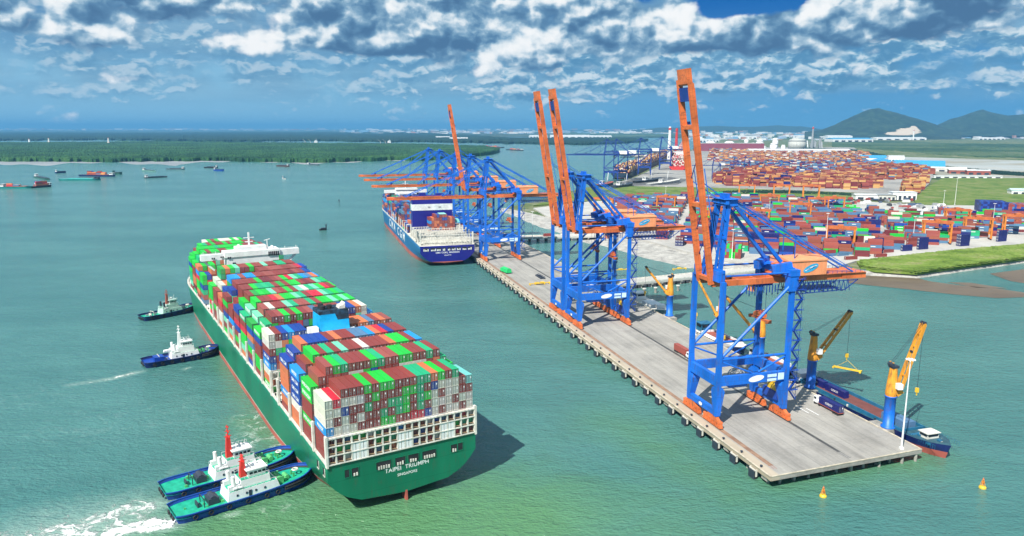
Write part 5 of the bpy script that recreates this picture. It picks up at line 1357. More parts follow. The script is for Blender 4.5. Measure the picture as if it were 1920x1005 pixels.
p = G(636, 383); t = thing('channel_marker', 'thin dark channel marker post standing alone in midriver', 'marker', p); b = MB(); b.tube((0, 0, -1), (0, 0, 7), .45); b.build('post', M_dark, t); b = MB(); b.box(-.9, .9, -.3, .3, 5.5, 7.5); b.build('board', M_dark, t)
for i, (px, py) in enumerate(((1208, 551), (1229, 549), (1271, 545))):
    p = G(px, py); t = thing('mooring_pile', f'mooring pile in the water behind the middle cranes, {("leftmost", "middle", "rightmost")[i]} of three', 'pile', p, 0, 'mooring piles by the near trestle'); b = MB(); b.tube((0, 0, -1), (0, 0, 3.5), .9, n=10); b.build('post', M_conc, t); b = MB(); b.lathe([(1.4, 3.5), (1.4, 4.2)], 10); b.build('cap', M_cream, t)
# two freighters showing over the mangroves
def freighter(label, px, py, L, hm, hx):
    p = G(px, py); t, L = barge('freighter', label, p + Vector((-L / 2, 0, 0)), p + Vector((L / 2, 40, 0)), 22, 9, hm, M_rust, 'ship', 'freighters behind the mangroves')
    b = MB(); b.box(hx * L - 8, hx * L + 8, -9, 9, 9, 26); b.box(hx * L - 5, hx * L + 5, -12, 12, 26, 29); b.box(hx * L - 14, hx * L - 9, -3, 3, 9, 24); b.beam((hx * L, 0, 29), (hx * L, 0, 40), 1); b.build('bridge_house', M_white, t)
    b = MB()
    for x in (-.1, .15):
        b.beam((x * L, 0, 9), (x * L, 0, 24), 2); b.beam((x * L, 0, 22), (x * L - 18, 0, 34), 1)
    b.build('deck_crane', M_cream, t)
freighter('white freighter with a raised derrick showing above the mangroves, left of the two', 575, 270.5, 150, M_navy, .40)
freighter('white freighter above the mangroves, right of the two', 716, 271, 130, M_navy, .38)
for i, (px, py, hgt) in enumerate(((92, 268, 34), (204, 271, 44), (55, 266, 22))):
    p = G(px, py); t = thing('river_tower', ('pale tower standing in the far left channel', 'pale tower rising from the mangroves at left', 'red and white ship mast in the far left channel')[i], 'tower', p); b = MB(); b.frus((-6, 6, -6, 6), 0, (-3, 3, -3, 3), hgt); b.build('shaft', (M_cream, M_cream, M_white)[i], t); b = MB(); b.box(-9, 9, -4, 4, hgt * .3, hgt * .36); b.box(-4, 4, -4, 4, hgt, hgt + 3); b.build('platform', M_orange if i < 2 else M_red, t)
# ------------------------------------------------------------------ things on the quay
def truck(label, p, rz, key, word=None, group='trucks on the quay', load=True):
    t = thing('container_truck', label, 'truck', p, rz, group)        # y forward
    b = MB(); b.frus((-1.25, 1.25, 7.0, 9.3), .9, (-1.2, 1.2, 7.0, 9.1), 3.5); b.box(-1.2, 1.2, 6.2, 7.0, .9, 2.0); cb = b.build('cab', M_white, t)
    b = MB(); b.box(-1.1, 1.1, 9.15, 9.3, 2.3, 3.2); b.box(-1.27, -1.2, 7.6, 8.9, 2.3, 3.2); b.box(1.2, 1.27, 7.6, 8.9, 2.3, 3.2); b.build('window', M_glass, cb)
    b = MB(); b.box(-1.2, 1.2, -6.3, 7, .95, 1.3); b.box(-.5, .5, -6, 9, .7, .95); b.build('chassis', M_rust, t)
    w = MB()
    for y in (-5.4, -4.2, -3.0, 5.6, 8.4):
        for sg in (-1, 1): w.tube((sg * .75, y, .52), (sg * 1.25, y, .52), .52, n=12)
    w.build('wheel', M_black, t)
    if load:
        o = container(key, Vector(p) + Matrix.Rotation(rz, 3, 'Z') @ Vector((0, -6.2, 1.32)), rz, f'{CN[key]} container carried by the {label.split(" with ")[0]}', 'containers on trucks')
        if word: lettering(o, word, 1.2, 6.1, 1); lettering(o, word, 1.2, 6.1, -1)
    return t
truck('white cab truck with its navy container near the quay end', Q(205.5, 243, 4.5), QTH, 'N', 'COSCO')
truck('white cab truck with red containers seen through the nearest gantry', G(1278, 664, 4.5), QTH + R(180), 'm', None)
p = G(948, 511, 4.5); t = thing('hopper_truck', 'bright green covered truck alone on the quay behind the blue ship', 'truck', p, R(15.8) + R(12))
b = MB(); b.frus((-2.2, 2.2, -6.5, 4), .9, (-1.9, 1.9, -6.2, 3.7), 3.6); b.prism([(-2, 3.6), (2, 3.6), (0, 4.6)], -6.2, 3.7, ax='y'); b.build('body', mat('tarp_green', (.02, .50, .14), .5), t)
b = MB(); b.box(-1.6, 1.6, 4.3, 6.5, .8, 3.2); b.build('cab', mat('tarp_green', (.02, .50, .14), .5), t)
b = MB()
for y in (-5, -3.6, 2, 5.2):
    for sg in (-1, 1): b.tube((sg * 1.2, y, .55), (sg * 1.9, y, .55), .55, n=10)
b.build('wheel', M_black, t)
p = G(1013, 520, 4.5); t = thing('steel_frame', 'dark steel lifting frames lying on the quay left of the middle cranes', 'frame', p, R(15.8)); b = MB()
for y in (-1.5, 1.5): b.box(-.4 + y, .4 + y, -7, 7, .1, .9)
for y in (-6.5, -2, 2, 6.5): b.box(-2, 2, y - .3, y + .3, .2, 1.0); b.beam((-1.5, y, .9), (1.5, y, 2.0), .3)
b.build('beam', M_dark, t)
for i, (px, py, lab) in enumerate(((1007, 534, 'yellow spreader frame on the quay, left of a pair'), (1017, 533, 'yellow spreader frame on the quay, right of a pair'), (1164, 508, 'yellow spreader on the near trestle, left one'), (1274, 506, 'yellow spreader on the near trestle, right one'))):
    p = G(px, py, 4.5); t = thing('crane_spreader', lab, 'spreader', p, R(20), 'yellow spreaders parked on the ground'); b = MB(); b.box(-6, 6, -.4, .4, .8, 1.4); b.box(-6, -5.4, -1.2, 1.2, .2, 1.5); b.box(5.4, 6, -1.2, 1.2, .2, 1.5); b.box(-1.5, 1.5, -1.3, 1.3, .9, 1.9); b.build('frame', M_safety, t)
    b = MB(); b.box(-5.9, -5.5, -1.1, -.8, 0, .2); b.box(5.5, 5.9, .8, 1.1, 0, .2); b.box(-5.9, -5.5, .8, 1.1, 0, .2); b.box(5.5, 5.9, -1.1, -.8, 0, .2); b.build('foot', M_dark, t)
p = G(1019, 443, 4.5); container('M', p, R(-70), 'maroon container standing on the far trestle beyond the raised booms', 'containers on trucks')
# light masts
def lamp(label, p, hgt, dark=False):
    t = thing('light_mast', label, 'light mast', p, 0, 'tall light masts'); m_ = M_grey if dark else M_white
    b = MB(); b.tube((0, 0, 0), (0, 0, hgt), .36, .14, 8); b.box(-.6, .6, -.6, .6, 0, .7); b.build('pole', m_, t)
    b = MB(); b.torus((0, 0, hgt), 1.2, .08, 'z', 14, 5)
    for k in range(8):
        a = k * math.pi / 4; b.beam((0, 0, hgt), (1.2 * math.cos(a), 1.2 * math.sin(a), hgt), .08); b.box(1.4 * math.cos(a) - .25, 1.4 * math.cos(a) + .25, 1.4 * math.sin(a) - .25, 1.4 * math.sin(a) + .25, hgt - .2, hgt + .05)
    b.build('lamp_ring', m_, t)
lamp('white light mast at the outer corner of the quay end', Q(205.2, 204.5, 4.5), 34)
lamp('white light mast just left of the nearest gantry leg', Q(209, 360, 4.5), 31)
for px, py, top, lab in ((998, 447, 397, 'grey light mast by the far trestle'), (1372, 486, 430, 'light mast in front of the red yard stacks behind the nearest gantry'), (1547, 472, 400, 'light mast at left of the near yard rows'), (1711, 458, 406, 'light mast between the two navy stacks'), (1859, 438, 382, 'light mast before the right-hand yard gantries'), (1790, 384, 336, 'light mast at the edge of the grass field'), (1768, 392, 358, 'light mast on the pavement below the grass field'), (1247, 395, 350, 'light mast among the left yard stacks'), (1441, 420, 372, 'light mast in the middle of the yard')):
    p = G(px, py, 4.5); lamp(lab, p, (py - top) / FPX * p.y * 1.02)

# ------------------------------------------------------------------ the near container yard: long rows, boxes lying along direction YA
YAZ = R(-16); YX = Vector((math.cos(YAZ), math.sin(YAZ), 0)); YY_ = Vector((-math.sin(YAZ), math.cos(YAZ), 0))
def inside(pt, poly):
    x, y = pt; c = False; n = len(poly)
    for i in range(n):
        x0, y0 = poly[i]; x1, y1 = poly[i - 1]
        if (y0 > y) != (y1 > y) and x < (x1 - x0) * (y - y0) / (y1 - y0) + x0: c = not c
    return c
def gpoly(px, z=4.5): return [tuple(G(a, b_, z)[:2]) for a, b_ in px]
yard = gpoly([(1240, 470), (1292, 470), (1420, 494), (1598, 488), (1700, 466), (1920, 436), (1990, 420), (1990, 400), (1900, 408), (1760, 418), (1640, 405), (1560, 386), (1330, 375), (1160, 380), (1150, 396), (1240, 432)])
clear = [gpoly(q) for q in ([(1230, 460), (1420, 500), (1598, 494), (1598, 478), (1420, 478), (1240, 452)], [(1680, 405), (1800, 418), (1930, 402), (1930, 388), (1680, 388)], [(1640, 452), (1700, 455), (1710, 440), (1650, 440)])]
bulk = MB(); singles = []
o0 = G(1500, 500, 4.5)
mixes = ['mmrmrDrSSN', 'SBNNrmSmrT', 'mmrSrDGTrW', 'NNSBSSmrDG', 'mrDrmSNWSr']; CC['r'] = (.30, .085, .05); CN['r'] = 'rust red'
GREENS = gpoly([(1690, 440), (1830, 432), (1800, 405), (1650, 412)])
for row in range(-4, 44):
    for blk in range(-34, 46):
        base = o0 + YX * (blk * 13.1) + YY_ * (row * 17.0)
        px_, py_ = base.x, base.y
        if (blk + 60) % 17 == 0 : continue
        mix = mixes[(row * 3 + (blk // 5)) % 5]
        dens = (.95, .9, .7, .95, .5)[(row * 2 + (blk + 60) // 8) % 5]
        for lane in range(4):
            c = base + YY_ * (lane * 2.7)
            cc = c + YX * 6
            if not inside(cc[:2], yard) or any(inside(cc[:2], q) for q in clear): continue
            n = (rnd.choice((3, 4, 4, 5)) if (blk * 7 + row * 3) % 5 < 3 else rnd.choice((1, 2, 3))) if rnd.random() < dens else rnd.choice((0, 0, 1))
            gm = inside(cc[:2], GREENS) and rnd.random() < .4
            for k in range(n):
                key = rnd.choice('GTGg') if gm and k < 4 else rnd.choice(mix)
                col = jit(CC[key])
                a = c + Vector((0, 0, k * 2.88)); 
                P = [a, a + YX * 12.2, a + YX * 12.2 + YY_ * 2.44, a + YY_ * 2.44]; up = Vector((0, 0, 2.8))
                bulk.hexa(P + [q + up for q in P], 0, col)
                if lane == 0 and key in 'NBSGTA' and rnd.random() < .8:
                    f = a - YY_ * .04 + YX * rnd.choice((2.5, 3.5)); w_ = 5.5 if key in 'GT' else 4
                    bulk.quad(f + Vector((0, 0, 1.0)), f + YX * w_ + Vector((0, 0, 1.0)), f + YX * w_ + Vector((0, 0, 1.75)), f + Vector((0, 0, 1.75)), c=(.7, .75, .75))
o = bulk.build('yard_container', [CP_A]); tag(o, 'mixed maroon, blue and green container rows across the near yard', 'container', 'containers in the near yard', 'stuff')
# the few stacks at the yard edge that stand out, box by box
def stack(px, py, key, nx, nz, rz, where, word, ny=1, short=False):
    p = G(px, py, 4.5); xx = Vector((math.cos(rz), math.sin(rz), 0)); yy = Vector((-math.sin(rz), math.cos(rz), 0))
    for i in range(nx):
        for k in range(nz):
            kk = key[k % len(key)]
            o = container(kk, p + xx * (i * 2.55) + Vector((0, 0, k * 2.9)), rz, f'{CN[kk]} container in {where}' + (f', {("bottom", "second", "third", "fourth", "top")[k]} tier' if nz > 1 else '') + (f', {ORD[i]} from left' if nx > 1 else ''), 'container stacks at the yard edge', CM20 if short else None)
            if word: end_mark(o, word)
EZ = R(-20); LZ = R(-70)
stack(1634, 476, 'N', 1, 5, LZ, 'navy stack at the yard corner', 'ZIM')
stack(1622, 474, 'SNSNB', 1, 4, LZ, 'blue stack behind the corner navy stack', None)
stack(1720, 468, 'N', 1, 4, LZ, 'navy stack right of the mast', 'ZIM')
stack(1794, 461, 'N', 2, 4, LZ, 'broad navy stack below yard gantries', 'ZIM')
stack(1869, 453, 'N', 1, 4, LZ, 'rightmost navy stack', 'ZIM')
stack(1690, 471, 'NN', 1, 2, LZ, 'low navy pair between stacks', 'ZIM')
stack(1655, 474, 'M', 1, 1, LZ, 'gap right of the corner stack', None)
stack(1700, 463, 'Mm', 1, 3, LZ, 'brick stack behind the low navy pair', None)
stack(1545, 481, 'SM', 1, 2, LZ, 'short stack at the yard front by the gantry', None)
stack(1570, 480, 'SS', 1, 1, LZ, 'front apron beside the short stack', None)
stack(1600, 478, 'm', 1, 1, LZ, 'front apron left of the corner stack', None)
stack(1584, 487, 'M', 1, 1, R(-75), 'the yard apron corner, alone', None)
stack(1640, 482, 'M', 1, 1, R(-75), 'the apron beside the navy corner stack, alone', None)
stack(1268, 461, 'NND', 3, 3, EZ, 'small dark stack left of nearest boom', 'ZIM')
# large dark blue block and the far right one
big = MB(); 
def block(label, px, py, nx, ny, nz, key, rz):
    p = G(px, py, 4.5); b = MB()
    for i in range(nx):
        for j in range(ny):
            for k in range(nz): b.box(i * 2.5, i * 2.5 + 2.44, j * 12.5, j * 12.5 + 12.2, k * 2.9, k * 2.9 + 2.84, 0, jit(CC[rnd.choice(key)]))
    o = b.build('container_block', CP_A); o.location = p; o.rotation_euler = (0, 0, rz); tag(o, label, 'container stack', 'solid container blocks'); return o
block('solid navy block of stacked containers behind the nearest gantry', 1398, 464, 12, 1, 5, 'N', EZ)
block('solid dark blue block of containers at the far right of the pavement', 1838, 398, 13, 3, 5, 'NNNB', EZ)
block('mixed red and blue block at right end of the pavement', 1885, 399, 16, 3, 4, 'MmSBM', EZ)
block('red and green container block behind the nearest gantry mast', 1345, 483, 8, 2, 4, 'MmMMSG', EZ)
block('blue and red low stack below the grass field', 1760, 402, 12, 1, 3, 'SMBM', EZ)

# ------------------------------------------------------------------ yard gantries on rubber tyres
M_rtg = mat('yard_gantry_orange', (.62, .20, .02), .5, 0, .2, .3)
M_rtg2 = mat('yard_gantry_rust', (.50, .13, .03), .5, 0, .25, .3)
def rtg(label):
    t = thing('yard_gantry', label, 'yard gantry', (0, 0, 0), 0, 'orange yard gantry cranes')
    for y in (-4, 4):
        for x in (0, 24): b = MB(); b.frus((x - .9, x + .9, y - .9, y + .9), 1.8, (x - .75, x + .75, y - .8, y + .8), 21); b.build('leg', M_rtg, t)
        b = MB(); b.box(-1.5, 25.5, y - .9, y + .9, 20.8, 23.0); b.build('girder', M_rtg2, t)
    b = MB()
    for x in (0, 24): b.box(x - .6, x + .6, -5.5, 5.5, 1.2, 2.2); b.box(x - .4, x + .4, -3.4, 3.4, 20, 21); b.beam((x, -4, 3), (x, 4, 12), .4)
    b.build('sill_beam', M_rtg2, t)
    b = MB()
    for x in (0, 24):
        for y in (-5, -3.4, 3.4, 5): b.tube((x - .4, y, .75), (x + .4, y, .75), .75, n=12)
    b.build('wheel', M_black, t)
    b = MB(); b.box(9, 14, -4.6, 4.6, 22.8, 24.6); b.box(10, 13, -2, 2, 16, 16.8); b.beam((10.5, 0, 16.8), (10.5, 0, 22.8), .1); b.beam((12.5, 0, 16.8), (12.5, 0, 22.8), .1); tr = b.build('trolley', M_rtg2, t)
    b = MB(); b.box(14.5, 16.5, -1, 1, 18.4, 20.8); b.build('operator_cab', M_white, tr)
    b = MB(); b.box(23, 25.2, -2.6, 2.6, 2.2, 4.8); b.build('generator_box', M_white, t)
    return t
rt0 = None
for i, (px, py, rz, lab) in enumerate(((1548, 468, -22, 'orange yard gantry nearest the quay, at left of the navy corner stack'), (1729, 455, -20, 'orange yard gantry behind the second navy stack'), (1806, 447, -20, 'orange yard gantry above the broad navy stack'), (1880, 441, -20, 'orange yard gantry at the right edge above the rightmost navy stack'),
                                       (1770, 428, -20, 'orange yard gantry behind the green stacks'), (1330, 425, -28, 'long orange yard gantry just right of the nearest raised boom'), (1400, 428, -24, 'orange yard gantry in the middle rows, left one'), (1480, 414, -22, 'orange yard gantry in the middle rows, right one'),
                                       (1515, 402, -22, 'orange yard gantry near the far yard edge, paired right'), (1545, 400, -22, 'orange yard gantry near the far yard edge, end of the row'), (1232, 398, -20, 'orange yard gantry left of the nearest raised boom'), (1115, 402, -20, 'orange yard gantry behind the middle crane masts'), (1425, 395, -22, 'small orange yard gantry under the far orange stacks'),
                                       (1385, 372, -15, 'orange yard gantry on the grass strip, left one'), (1450, 372, -15, 'orange yard gantry on the grass strip, middle one'), (1505, 373, -15, 'orange yard gantry on the grass strip, right one'))):
    if rt0 is None: k = rt0 = rtg(lab)
    else: k = copy_tree(rt0); k['label'] = lab
    k.location = G(px, py, 4.5); k.rotation_euler = (0, 0, R(rz))

# ------------------------------------------------------------------ the second terminal: tan and red rows, dark cranes, ships
CC['r'] = (.30, .085, .05); CN['r'] = 'rust red'
def rows(label, px, mix, ang, rowpitch, heights, step=13.2, depth=5, seed=1, name='far_container', drop=.1):
    r = random.Random(seed); poly = gpoly(px, 4.7); b = MB(); xs = [p[0] for p in poly]; ys = [p[1] for p in poly]
    ux = Vector((math.cos(ang), math.sin(ang), 0)); uy = Vector((-math.sin(ang), math.cos(ang), 0)); c0 = Vector((sum(xs) / len(xs), sum(ys) / len(ys), 4.7))
    R_ = max(max(xs) - min(xs), max(ys) - min(ys)) * .75
    for j in range(-int(R_ / rowpitch), int(R_ / rowpitch)):
        for i in range(-int(R_ / step), int(R_ / step)):
            p = c0 + ux * (i * step) + uy * (j * rowpitch)
            if not inside(p[:2], poly) or r.random() < drop or (i + j * 3) % 7 == 0: continue
            bh = r.choice(heights)
            for lane in range(depth):
                n = max(1, bh - (r.random() < .3) - (lane == 0 and r.random() < .4))
                q = p + uy * lane * 2.7
                for k in range(n):
                    if lane not in (0, depth - 1) and k < n - 1: continue
                    P = [q + Vector((0, 0, k * 2.9)), q + ux * 12.2 + Vector((0, 0, k * 2.9)), q + ux * 12.2 + uy * 2.5 + Vector((0, 0, k * 2.9)), q + uy * 2.5 + Vector((0, 0, k * 2.9))]
                    b.hexa(P + [a + Vector((0, 0, 2.8)) for a in P], 0, jit(CC[r.choice(mix)], .15))
    o = b.build(name, [CP_A]); return tag(o, label, 'container', 'containers in the far terminals', 'stuff')
CC['Q'] = (.62, .36, .13); CC['q'] = (.52, .24, .08); CN['Q'] = CN['q'] = 'tan'
rows('tan and orange container rows filling the middle of the far terminal', [(1490, 352), (1600, 356), (1648, 353), (1640, 342), (1600, 330), (1500, 333), (1460, 342)], 'QqrMmrDQ', R(-8), 21, (4, 5, 6), 13.2, 5, 3, drop=.05)
rows('red and tan stacks at the near edge of the far terminal', [(1335, 348), (1475, 352), (1480, 334), (1440, 324), (1370, 330), (1335, 338)], 'MMmrqDNQ', R(-8), 24, (4, 6, 7, 8), 13.2, 5, 4)
rows('red and tan stacks along the right of the far terminal', [(1560, 330), (1680, 338), (1745, 326), (1700, 316), (1600, 316)], 'MMrQrqrSD', R(-8), 26, (5, 6, 7), 12.6, 6, 5, drop=.03)
rows('tan stepped stacks at the right corner of the far terminal', [(1685, 362), (1715, 362), (1735, 340), (1700, 342)], 'QQqMr', R(-8), 16, (4, 5, 6), 12.6, 5, 6, drop=.02)
rows('dark blue and red rows between the tan rows of the far terminal', [(1360, 322), (1480, 332), (1640, 318), (1620, 304), (1360, 308)], 'MMmSNBWDSQSN', R(-8), 30, (1, 2, 3, 4), 14, 4, 7)
rows('dense pale tan container rows in front of the maroon shed', [(1325, 303), (1500, 308), (1630, 304), (1625, 289), (1330, 284)], 'QqrqWrqmSD', R(-8), 34, (3, 4, 5, 6), 15, 5, 8, drop=.06)
C_far = (M_dblue, M_dblue, M_dark, M_white)
far0 = sts('dark blue gantry crane at the far terminal, its boom lowered left, nearest of them', False, C_far, False, 'dark gantry cranes at the far terminal')
far0.location = G(1132, 338, 4.7); far0.rotation_euler = (0, 0, R(-8))
for px, py, lab, s_ in ((1150, 336, 'dark blue gantry crane at the far terminal, second from left', 1), (1196, 327, 'dark blue gantry crane at the far terminal, third from left', 1), (1236, 318, 'dark blue gantry crane at the far terminal beside the red ship', 1), (1335, 336, 'dark blue gantry crane at the far terminal right of the nearest boom', .55), (1395, 322, 'dark yard gantry among the far red stacks', .45), (1375, 318, 'dark yard gantry at the left end of the far stacks', .4)):
    k = copy_tree(far0); k['label'] = lab; k.location = G(px, py, 4.7); k.scale = (s_,) * 3
def farship(label, pa, pb, hm, mix, tiers_, house, hx):
    p = G(*pa); q = G(*pb); d = q - p; L = d.length; t = thing('container_ship', label, 'container ship', (p.x, p.y, 0), math.atan2(d.y, d.x) - R(90))
    hull(t, L, 22, 14, 3, [hm, M_boot, M_boot, M_rust, hm])
    b = MB(); b.box(-12, 12, hx * L, hx * L + 12, 14, 42); b.box(-22, 22, hx * L + 2, hx * L + 8, 40, 44); b.beam((0, hx * L + 6, 44), (0, hx * L + 6, 58), 1.4); b.build('bridge_house', house, t)
    b = MB(); s_ = 12
    while s_ < L * .86:
        if abs(s_ - hx * L) > 16:
            for c in range(15):
                n = rnd.choice(tiers_)
                for k in range(n): b.box(-18.7 + c * 2.5, -16.3 + c * 2.5, s_, s_ + 12.2, 14.2 + k * 2.9, 17 + k * 2.9, 0, jit(CC[rnd.choice(mix)]))
        s_ += 14.5
    if mix: b.build('container_cargo', CP_A, t)
farship('dark hulled container ship berthed under the far dark cranes', (1163, 336), (1262, 290), mat('far_hull_dark', (.01, .03, .06), .5), 'QWQYNMD', (2, 4, 5, 6), M_cream, .22)
farship('red ship with white bridge behind the nearest raised boom', (1270, 322), (1286, 268), M_red, 'MWWmR', (5, 6, 7), M_white, .10)
sheet('dock_basin', [(1142, 349), (1270, 346), (1290, 336), (1250, 331), (1190, 335)], 4.9, ground_mat('dark_dock', [(.05, .055, .06), (.10, .10, .10), (.20, .19, .18)], .03, .8, .2))
for i, (xa, ya, xb, yb, lab) in enumerate(((1150, 352, 1185, 348, 'dark barge lying off the far jetty, left one'), (1215, 348, 1275, 341, 'long pale barge along the far jetty'), (1190, 343, 1240, 338, 'dark barge against the far terminal wall'), (1120, 350, 1148, 346, 'small workboat with mast at the far jetty'))):
    c_ = barge('river_barge', lab, G(xa, ya, 4.9), G(xb, yb, 4.9), 14, 9.0, (M_dark, M_grey, M_black, M_dark)[i], (M_dark, M_cream, M_dark, M_rust)[i], 'boat', 'barges at the far jetty')[0]
    wheelhouse(c_, -14, 9, 8, 8, 6, M_white); b = MB(); b.beam((10, 0, 9), (18, 2, 30), .8); b.beam((6, 0, 9), (6, 0, 22), .8); b.build('derrick', M_grey, c_)
for px, py, hgt, m_, lab in ((1254, 300, 118, M_white, 'tall white chimney left of the nearest raised boom'), (1267, 296, 112, M_red, 'red and white lattice mast beside the tall white chimney'), (1522, 279, 120, M_grey, 'thin grey chimney right of the storage tanks'), (1712, 263, 95, M_white, 'thin white chimney under the quarry')):
    p = G(px, py, 4); t = thing('chimney', lab, 'chimney', p); b = MB(); b.tube((0, 0, 0), (0, 0, hgt), 7, 4, 12); b.build('stack', m_, t); b = MB(); b.tube((0, 0, hgt * .9), (0, 0, hgt * .96), 5.2, 5.0, 12); b.build('band', M_red, t)

# ------------------------------------------------------------------ buildings and tanks of the far bank
def building(name, label, px, py, w, d, h, wall, roof, rz=-8, pitch=.12, cat='building', group=None, doors=3):
    p = G(px, py, 4.4); t = thing(name, label, cat, p, R(rz), group)
    b = MB(); b.box(-w / 2, w / 2, 0, d, 0, h); b.build('wall', wall, t)
    b = MB(); b.prism([(-.02 * w - w / 2, h), (w / 2 + .02 * w, h), (w / 2 + .02 * w, h + .4), (0, h + max(.8, pitch * d)), (-w / 2 - .02 * w, h + .4)], -.8, d + .8, ax='y') if w < d else b.prism([(-.8, h), (d + .8, h), (d + .8, h + .4), (d / 2, h + max(.8, pitch * d)), (-.8, h + .4)], -w / 2 - .8, w / 2 + .8, ax='x'); b.build('roof', roof, t)
    b = MB()
    for i in range(doors): x = -w / 2 + (i + .5) * w / doors; b.box(x - w / doors * .28, x + w / doors * .28, -.15, .05, .3, h * .55)
    if doors: b.build_each('door', M_dark, t)
    return t
M_droof = mat('blue_roof', (.04, .30, .55), .5); M_maroon = mat('maroon_wall', (.24, .05, .08), .6); M_wroof = mat('pale_roof', (.66, .68, .68), .5)
M_pink = mat('pale_wall', (.60, .60, .56), .6)
building('coal_shed', 'long maroon shed wall below the storage tanks', 1368, 283.5, 330, 60, 38, M_maroon, M_pink, -3, .02, doors=0)
t = building('warehouse', 'very long white roofed warehouse behind the tan container rows', 1500, 289, 430, 60, 16, M_white, M_wroof, -4, .10, 'warehouse', None, 8)
building('warehouse', 'white roofed shed at the front edge of the far terminal', 1642, 374.5, 62, 22, 7, M_white, M_wroof, -8, .08, 'warehouse', None, 4)
building('office_building', 'white boxy office at the corner of the grass field', 1696, 375, 36, 22, 12, M_white, M_wroof, -8, .03, 'building', None, 5)
building('office_building', 'low white glazed building left of the boxy office', 1663, 375, 26, 18, 8, M_pink, M_grey, -8, .03, 'building', None, 4)
building('warehouse', 'blue roofed warehouse right of the tan stacks, left one', 1652, 316, 105, 120, 10, M_white, M_droof, -25, .14, 'warehouse', 'blue roofed warehouses', 4)
building('warehouse', 'blue roofed warehouse right of the tan stacks, right one', 1722, 319, 125, 110, 9, M_pink, M_droof, -28, .14, 'warehouse', 'blue roofed warehouses', 4)
building('warehouse', 'small blue roofed hall behind the left blue warehouse', 1640, 303, 80, 70, 12, M_white, M_droof, -15, .12, 'warehouse', 'blue roofed warehouses', 3)
building('office_building', 'white stepped office between the blue warehouses', 1680, 308, 46, 30, 26, M_white, M_wroof, -15, .05, 'building', None, 5)
building('warehouse', 'tan roofed shed by the tidal flat', 1775, 322, 90, 40, 8, M_pink, M_cream, -28, .1, 'warehouse', None, 4)
building('shed', 'red and white sheds beside the tidal flat, left', 1805, 326, 60, 26, 9, M_rust, M_cream, -20, .1, 'shed', 'sheds by the tidal flat', 3)
building('shed', 'red and white sheds beside the tidal flat, right', 1835, 328, 50, 26, 10, M_rust, M_wroof, -20, .1, 'shed', 'sheds by the tidal flat', 3)
building('shed', 'long low white shed along the far edge of the grass field', 1815, 334, 150, 14, 5, M_white, M_wroof, -5, .06, 'shed', None, 8)
building('house', 'small pale house at the right edge of the grass field', 1912, 364, 26, 18, 6, M_white, mat('roof_pale_teal', (.45, .62, .60), .5), -12, .2, 'house', None, 2)
for i, (px, py, w, d, h, lab) in enumerate(((1068, 259, 420, 160, 24, 'long white factory across the river, left of the raised booms'), (1010, 258, 200, 120, 20, 'white factory left of the second raised boom'), (1125, 258.5, 260, 120, 20, 'white factory right of the middle raised boom'), (860, 262, 170, 90, 16, 'white riverside factory left of the raised booms'), (830, 259, 150, 90, 14, 'small white factory by the left far channel'),
                                          (985, 250, 260, 140, 24, 'pale factory on the skyline behind the raised booms'), (1215, 249, 180, 120, 50, 'tall pale block on the skyline left of the white chimney'), (1600, 266, 330, 150, 22, 'pale blue roofed factory under the hill'), (1690, 262.5, 460, 120, 18, 'long white factory under the quarry'), (1575, 262, 230, 110, 34, 'white factory left of the long one under the hill'), (1760, 260, 330, 90, 16, 'long white factory right of the quarry chimney'),
                                          (1395, 260, 260, 100, 20, 'white factory behind the domed tanks'), (1500, 258, 200, 90, 20, 'white factory behind the grey tank'), (1860, 262, 260, 90, 16, 'white sheds at right under the second hill'), (1330, 266, 160, 80, 18, 'pale shed right of the nearest raised boom'))):
    building('factory', lab, px, py, w, d, h, M_white, M_droof if 'blue roofed' in lab else M_wroof, rnd.choice((-6, -4, 0, 4)), .06, 'factory', 'white factories on the far plain', 6)
def tank(label, px, py, r, h, dome, m_):
    p = G(px, py, 4); t = thing('storage_tank', label, 'tank', p, 0, 'storage tanks'); b = MB(); b.lathe([(r, 0), (r, h)], 24); b.build('shell', m_, t, True)
    b = MB(); b.lathe([(r * 1.01, h), (r * .86, h + dome * .55), (r * .5, h + dome * .9), (.3, h + dome)], 24); b.build('dome', m_, t, True)
    b = MB(); b.torus((0, 0, h), r * 1.03, .7, 'z', 24, 4)
    for k in range(6): a = k * 1.05 - 2; b.beam((r * 1.02 * math.cos(a), r * 1.02 * math.sin(a), 0), (r * 1.02 * math.cos(a), r * 1.02 * math.sin(a), h), .7)
    b.build('ladder_ring', M_grey, t)
for a in ((1332, 276, 30, 22, 14, 'white domed tank above the maroon shed, left one'), (1367, 276, 30, 22, 14, 'white domed tank above the maroon shed, right one'), (1424, 276, 21, 32, 12, 'white domed tank left of the tall tank pair'), (1430, 282, 17, 18, 5, 'low white tank before the domed one'), (1450, 283, 18, 32, 7, 'tall white tank, left of the pair'), (1453, 277, 16, 44, 12, 'tallest white domed tank'), (1468, 284, 10, 28, 4, 'slim white tank at the foot of the tallest tank'), (1399, 272, 14, 36, 4, 'slim grey topped tank behind the domes'), (1412, 276, 10, 22, 4, 'small white tank beside the domed one')):
    tank(a[5], a[0], a[1], a[2], a[3], a[4], M_white)
tank('broad grey gas tank right of the white tanks', 1494, 281, 44, 46, 14, mat('tank_grey', (.45, .46, .42), .6))
t = thing('processing_plant', 'grey pipework plant with columns right of the broad gas tank', 'plant', G(1521, 278, 4)); b = MB()
for k in range(14): x = rnd.uniform(-60, 60); b.tube((x, rnd.uniform(-20, 20), 0), (x, 0, rnd.uniform(20, 60)), 3, 3, 8)
for k in range(8): z = 8 + k * 4; b.box(-60, 60, -2 + k, 1 + k, z, z + 1.2)
b.build('column', M_grey, t)
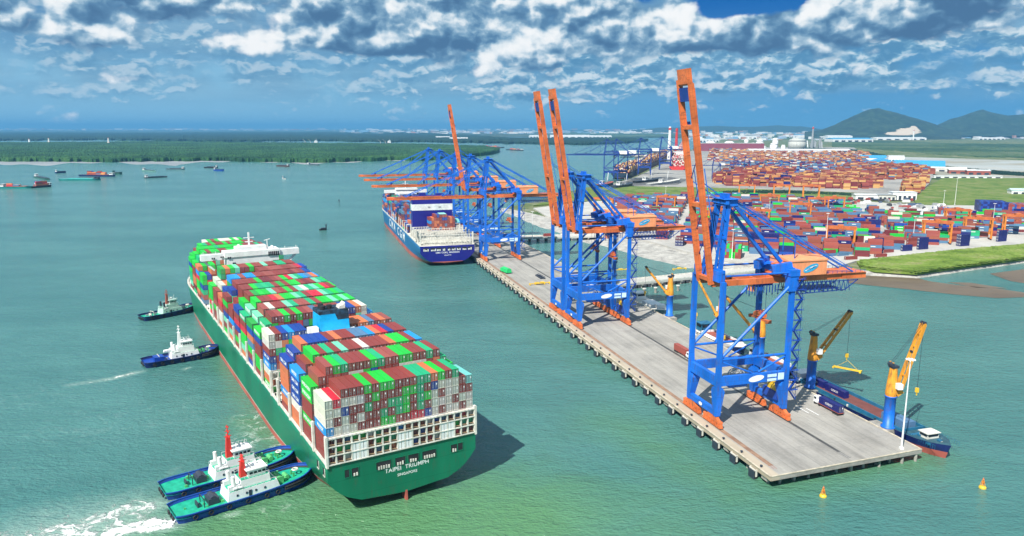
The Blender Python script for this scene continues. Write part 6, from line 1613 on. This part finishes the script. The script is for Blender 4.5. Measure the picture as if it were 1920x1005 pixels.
# scattered far settlement and parked vehicles: nobody could count them
b = MB(); r = random.Random(5)
for i in range(1500):
    zone = r.random()
    if zone < .62: px = r.uniform(1290, 2000); py = r.uniform(243.5, 263) if px < 1560 else r.uniform(243.5, 260)
    elif zone < .9: px = r.uniform(640, 1290); py = r.uniform(243, 251)
    else: px = r.uniform(-60, 640); py = r.uniform(242.2, 244.5)
    p = G(px, py, 4); k = p.y / 9000
    w, d, h = r.uniform(20, 110) * k, r.uniform(25, 60) * k, r.choice((7, 9, 11, 14, 20, 30)) * (.5 + .6 * k)
    if zone >= .62: h *= .8
    c = r.choice(((.80, .80, .78), (.80, .80, .78), (.66, .66, .62), (.5, .52, .55), (.72, .7, .64), (.30, .40, .52), (.45, .25, .2), (.20, .38, .55)))
    b.box(p.x - w / 2, p.x + w / 2, p.y, p.y + d, 0, h, 0, c)
tag(b.build('distant_town', CP_A), 'scatter of pale distant town buildings along the skyline', 'town', None, 'stuff')
b = MB()
for i in range(110):
    p = G(r.uniform(1655, 1800), r.uniform(384, 404), 4.5) if i < 60 else G(r.uniform(1345, 1720), r.uniform(374, 384), 4.5)
    w, l, h = (2.4, r.choice((4.5, 8, 12)), r.choice((1.6, 2.6, 3.2))); c = r.choice(((.7, .7, .7), (.05, .05, .06), (.3, .32, .33), (.35, .06, .05), (.08, .12, .2)))
    if r.random() < .5: w, l = l, w
    b.box(p.x, p.x + w, p.y, p.y + l, 4.6, 4.6 + h, 0, c); b.box(p.x + w * .1, p.x + w * .9, p.y + l * .1, p.y + l * .6, 4.6 + h, 4.6 + h * 1.3, 0, c)
tag(b.build('parked_vehicles', CP_A), 'vehicles and trailers parked on the pavement by the white offices', 'vehicles', None, 'stuff')
# ------------------------------------------------------------------ air
b = MB(); b.box(-60000, 60000, -3000, 75000, -6, 345)
hz = b.build('haze', []); hz['kind'] = 'stuff'
m = bpy.data.materials.new('air'); m.use_nodes = True; t = m.node_tree; t.nodes.clear()
v = t.nodes.new('ShaderNodeVolumePrincipled'); v.inputs['Color'].default_value = (.15, .46, .80, 1); v.inputs['Density'].default_value = 5.5e-5; v.inputs['Anisotropy'].default_value = 0.0
o_ = t.nodes.new('ShaderNodeOutputMaterial'); t.links.new(v.outputs[0], o_.inputs['Volume'])
hz.data.materials.append(m); m.cycles.homogeneous_volume = True
